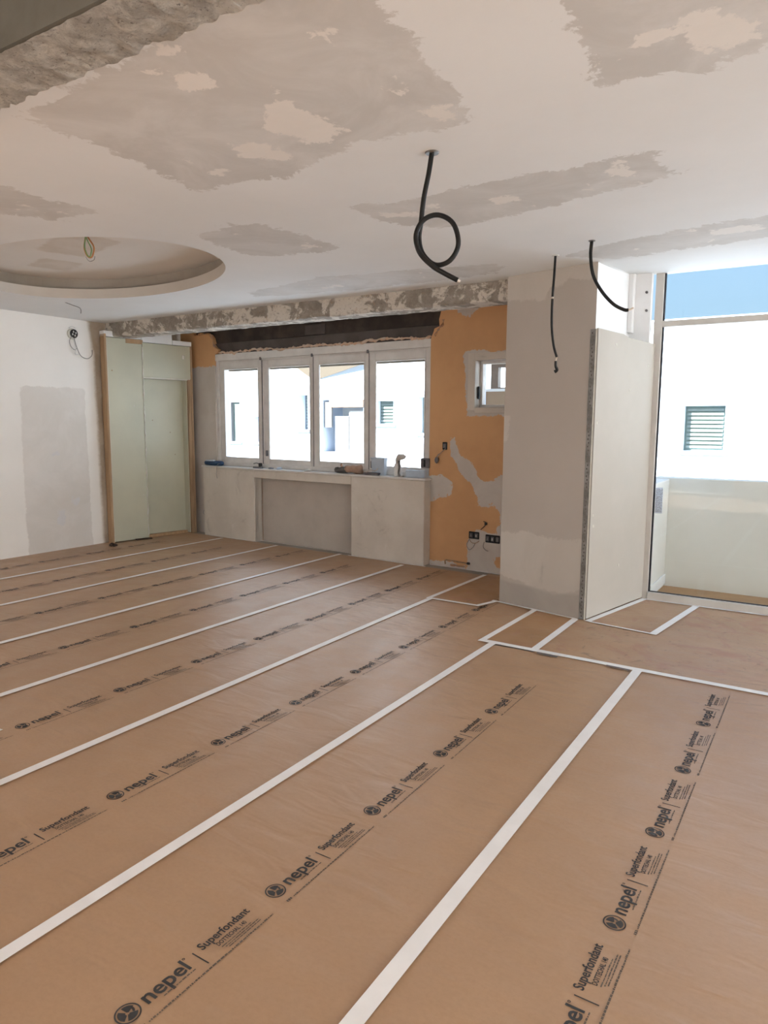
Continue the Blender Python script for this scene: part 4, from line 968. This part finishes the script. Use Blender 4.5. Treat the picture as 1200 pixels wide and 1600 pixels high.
# ------------------------------------------------------------------ outside: opposite building
YF = 14.0
bd = thing('apartment_building', (-6, YF, -9), 'sunlit white building across the street, seen through all the windows', 'building')
wins = [(-2.38, -1.69, .95, 1.77), (-14.2, -13.5, .9, 1.95), (-13.0, -12.84, .9, 1.56), (-11.48, -11.18, 1.24, 2.1), (-10.72, -9.50, .70, 1.97), (-9.12, -8.66, 1.40, 1.93), (-8.0, -7.55, 1.2, 2.0), (-5.6, -4.9, .95, 1.77), (1.4, 2.1, .95, 1.77)]
xs = sorted({-34., 14.} | {w[0] for w in wins} | {w[1] for w in wins}); zs = sorted({-9., 3.30} | {w[2] for w in wins} | {w[3] for w in wins})
b = MB()
for i in range(len(xs)-1):
    for j in range(len(zs)-1):
        cx, cz = (xs[i]+xs[i+1])/2, (zs[j]+zs[j+1])/2
        if any(w[0] < cx < w[1] and w[2] < cz < w[3] for w in wins): continue
        b.quad((xs[i], YF, zs[j]), (xs[i+1], YF, zs[j]), (xs[i+1], YF, zs[j+1]), (xs[i], YF, zs[j+1]))
for (a_, b_, c_, d_) in wins:
    D = .32 if (b_-a_) < 1 else .9
    b.quad((a_, YF, c_), (a_, YF+D, c_), (a_, YF+D, d_), (a_, YF, d_)); b.quad((b_, YF, c_), (b_, YF, d_), (b_, YF+D, d_), (b_, YF+D, c_))
    b.quad((a_, YF, c_), (b_, YF, c_), (b_, YF+D, c_), (a_, YF+D, c_)); b.quad((a_, YF, d_), (a_, YF+D, d_), (b_, YF+D, d_), (b_, YF, d_))
b.box(-34, 14, YF+1.0, YF+9, -9, 3.28)
b.box(-34, 14, YF+.0005, YF+1.0, 3.22, 3.30)
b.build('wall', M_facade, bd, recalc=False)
MB().box(-34, -5.2, YF+.01, YF+8, 3.30, 10.5).build('added_storeys', M_facade, bd)  # unseen storeys, added to bounce more sunlight onto the floor inside
MB().box(-34, 14, YF-.03, YF+.25, 3.30, 3.34).build('coping', M_facade, bd)
def bwin(w, mat, slats=True, D=.16):
    a_, b_, c_, d_ = w
    s = MB().box(a_, b_, YF+D, YF+D+.05, c_, d_).build('window', mat, bd)
    MB().box(a_-.05, b_+.05, YF-.05, YF+.02, c_-.06, c_).build('sill', M_facade, bd)
    if slats:
        q = MB(); z = c_+.05
        while z < d_-.03: q.box(a_+.04, b_-.04, YF+D-.03, YF+D, z, z+.045); z += .075
        q.build('slats', M_slat, s)
bwin(wins[0], M_green_win); bwin(wins[1], M_slat, False, .06); bwin(wins[2], M_shade_win, False, .25); bwin(wins[3], M_shade_win, True, .28)
bwin(wins[5], M_green_win); bwin(wins[6], M_slat, False, .2); bwin(wins[7], M_green_win); bwin(wins[8], M_green_win)
MB().box(-13.9, -13.8, YF-.02, YF+.06, .9, 1.95).build('downpipe', M_shade_win, bd)
# loggia with apricot lintel, grey door and window
lg = MB().box(-10.72, -9.50, YF+.85, YF+.9, .70, 1.97).build('loggia_back', M_cream_facade, bd)
MB().box(-10.50, -9.50, YF-.02, YF+.10, 1.79, 1.97).build('loggia_lintel', M_facade_or, bd)
MB().box(-10.70, -10.48, YF+.05, YF+.10, 1.30, 1.92).build('loggia_shutter', M_shade_win, bd)
MB().box(-10.41, -10.0, YF+.10, YF+.16, .70, 1.58).build('loggia_door', M_shade_win, bd)
MB().box(-10.0, -9.5, YF+.12, YF+.18, .70, 1.70).build('loggia_screen', M_cream_facade, bd)
# street far below, so daylight bounces between the fronts
struct(MB().box(-40, 30, 6.9, YF+1, -9.2, -9.0).solo('street', M_floor, (0, 10, -9.0)))
# corbelled bay of the opposite building, its foot tapering to a point
b = MB(); V_ = [b.v(p) for p in ((-10.98, 13.995, 2.441), (-9.29, 13.87, 2.817), (-11.717, 13.87, 2.943), (-9.29, 13.995, 2.95), (-11.717, 13.995, 2.97), (-9.29, 13.87, 6.4), (-11.717, 13.87, 6.4), (-9.29, 13.995, 6.4), (-11.717, 13.995, 6.4))]
for q in ((0, 1, 2), (0, 3, 1), (0, 2, 4), (1, 5, 6, 2), (1, 3, 7, 5), (2, 6, 8, 4), (5, 7, 8, 6)): b.face([V_[i] for i in q])
b.build('bay_corbel', M_slab, bd)
# small loggia seen through window_2
b = MB(); b.box(-3.60, -3.54, 6.52, 7.62, .4, 2.62); b.box(-3.60, -2.0, 7.60, 7.70, .4, 1.83); b.box(-3.60, -2.0, 6.52, 7.70, 2.40, 2.46)
lo = struct(b.solo('side_loggia', M_balc, (-2.8, 7.0, .4)))
MB().box(-3.54, -2.0, 7.585, 7.60, .4, 1.80).build('loggia_dado', M_facade_or, lo)
MB().box(-3.54, -2.0, 7.57, 7.62, 1.80, 1.83).build('loggia_ledge', M_white, lo)
b = MB(); b.box(-3.39, -3.30, 7.60, 7.68, 1.83, 2.16); b.box(-3.30, -2.0, 7.60, 7.68, 2.07, 2.16); b.box(-3.30, -2.0, 7.60, 7.68, 1.83, 1.845); b.build('loggia_frame', M_brown, lo)
MB().box(-3.30, -2.0, 7.63, 7.64, 1.845, 2.07).build('pane', M_glass, lo)
MB().box(-3.54, -2.0, 7.60, 7.70, 2.16, 2.42).build('loggia_head', M_balc, lo)
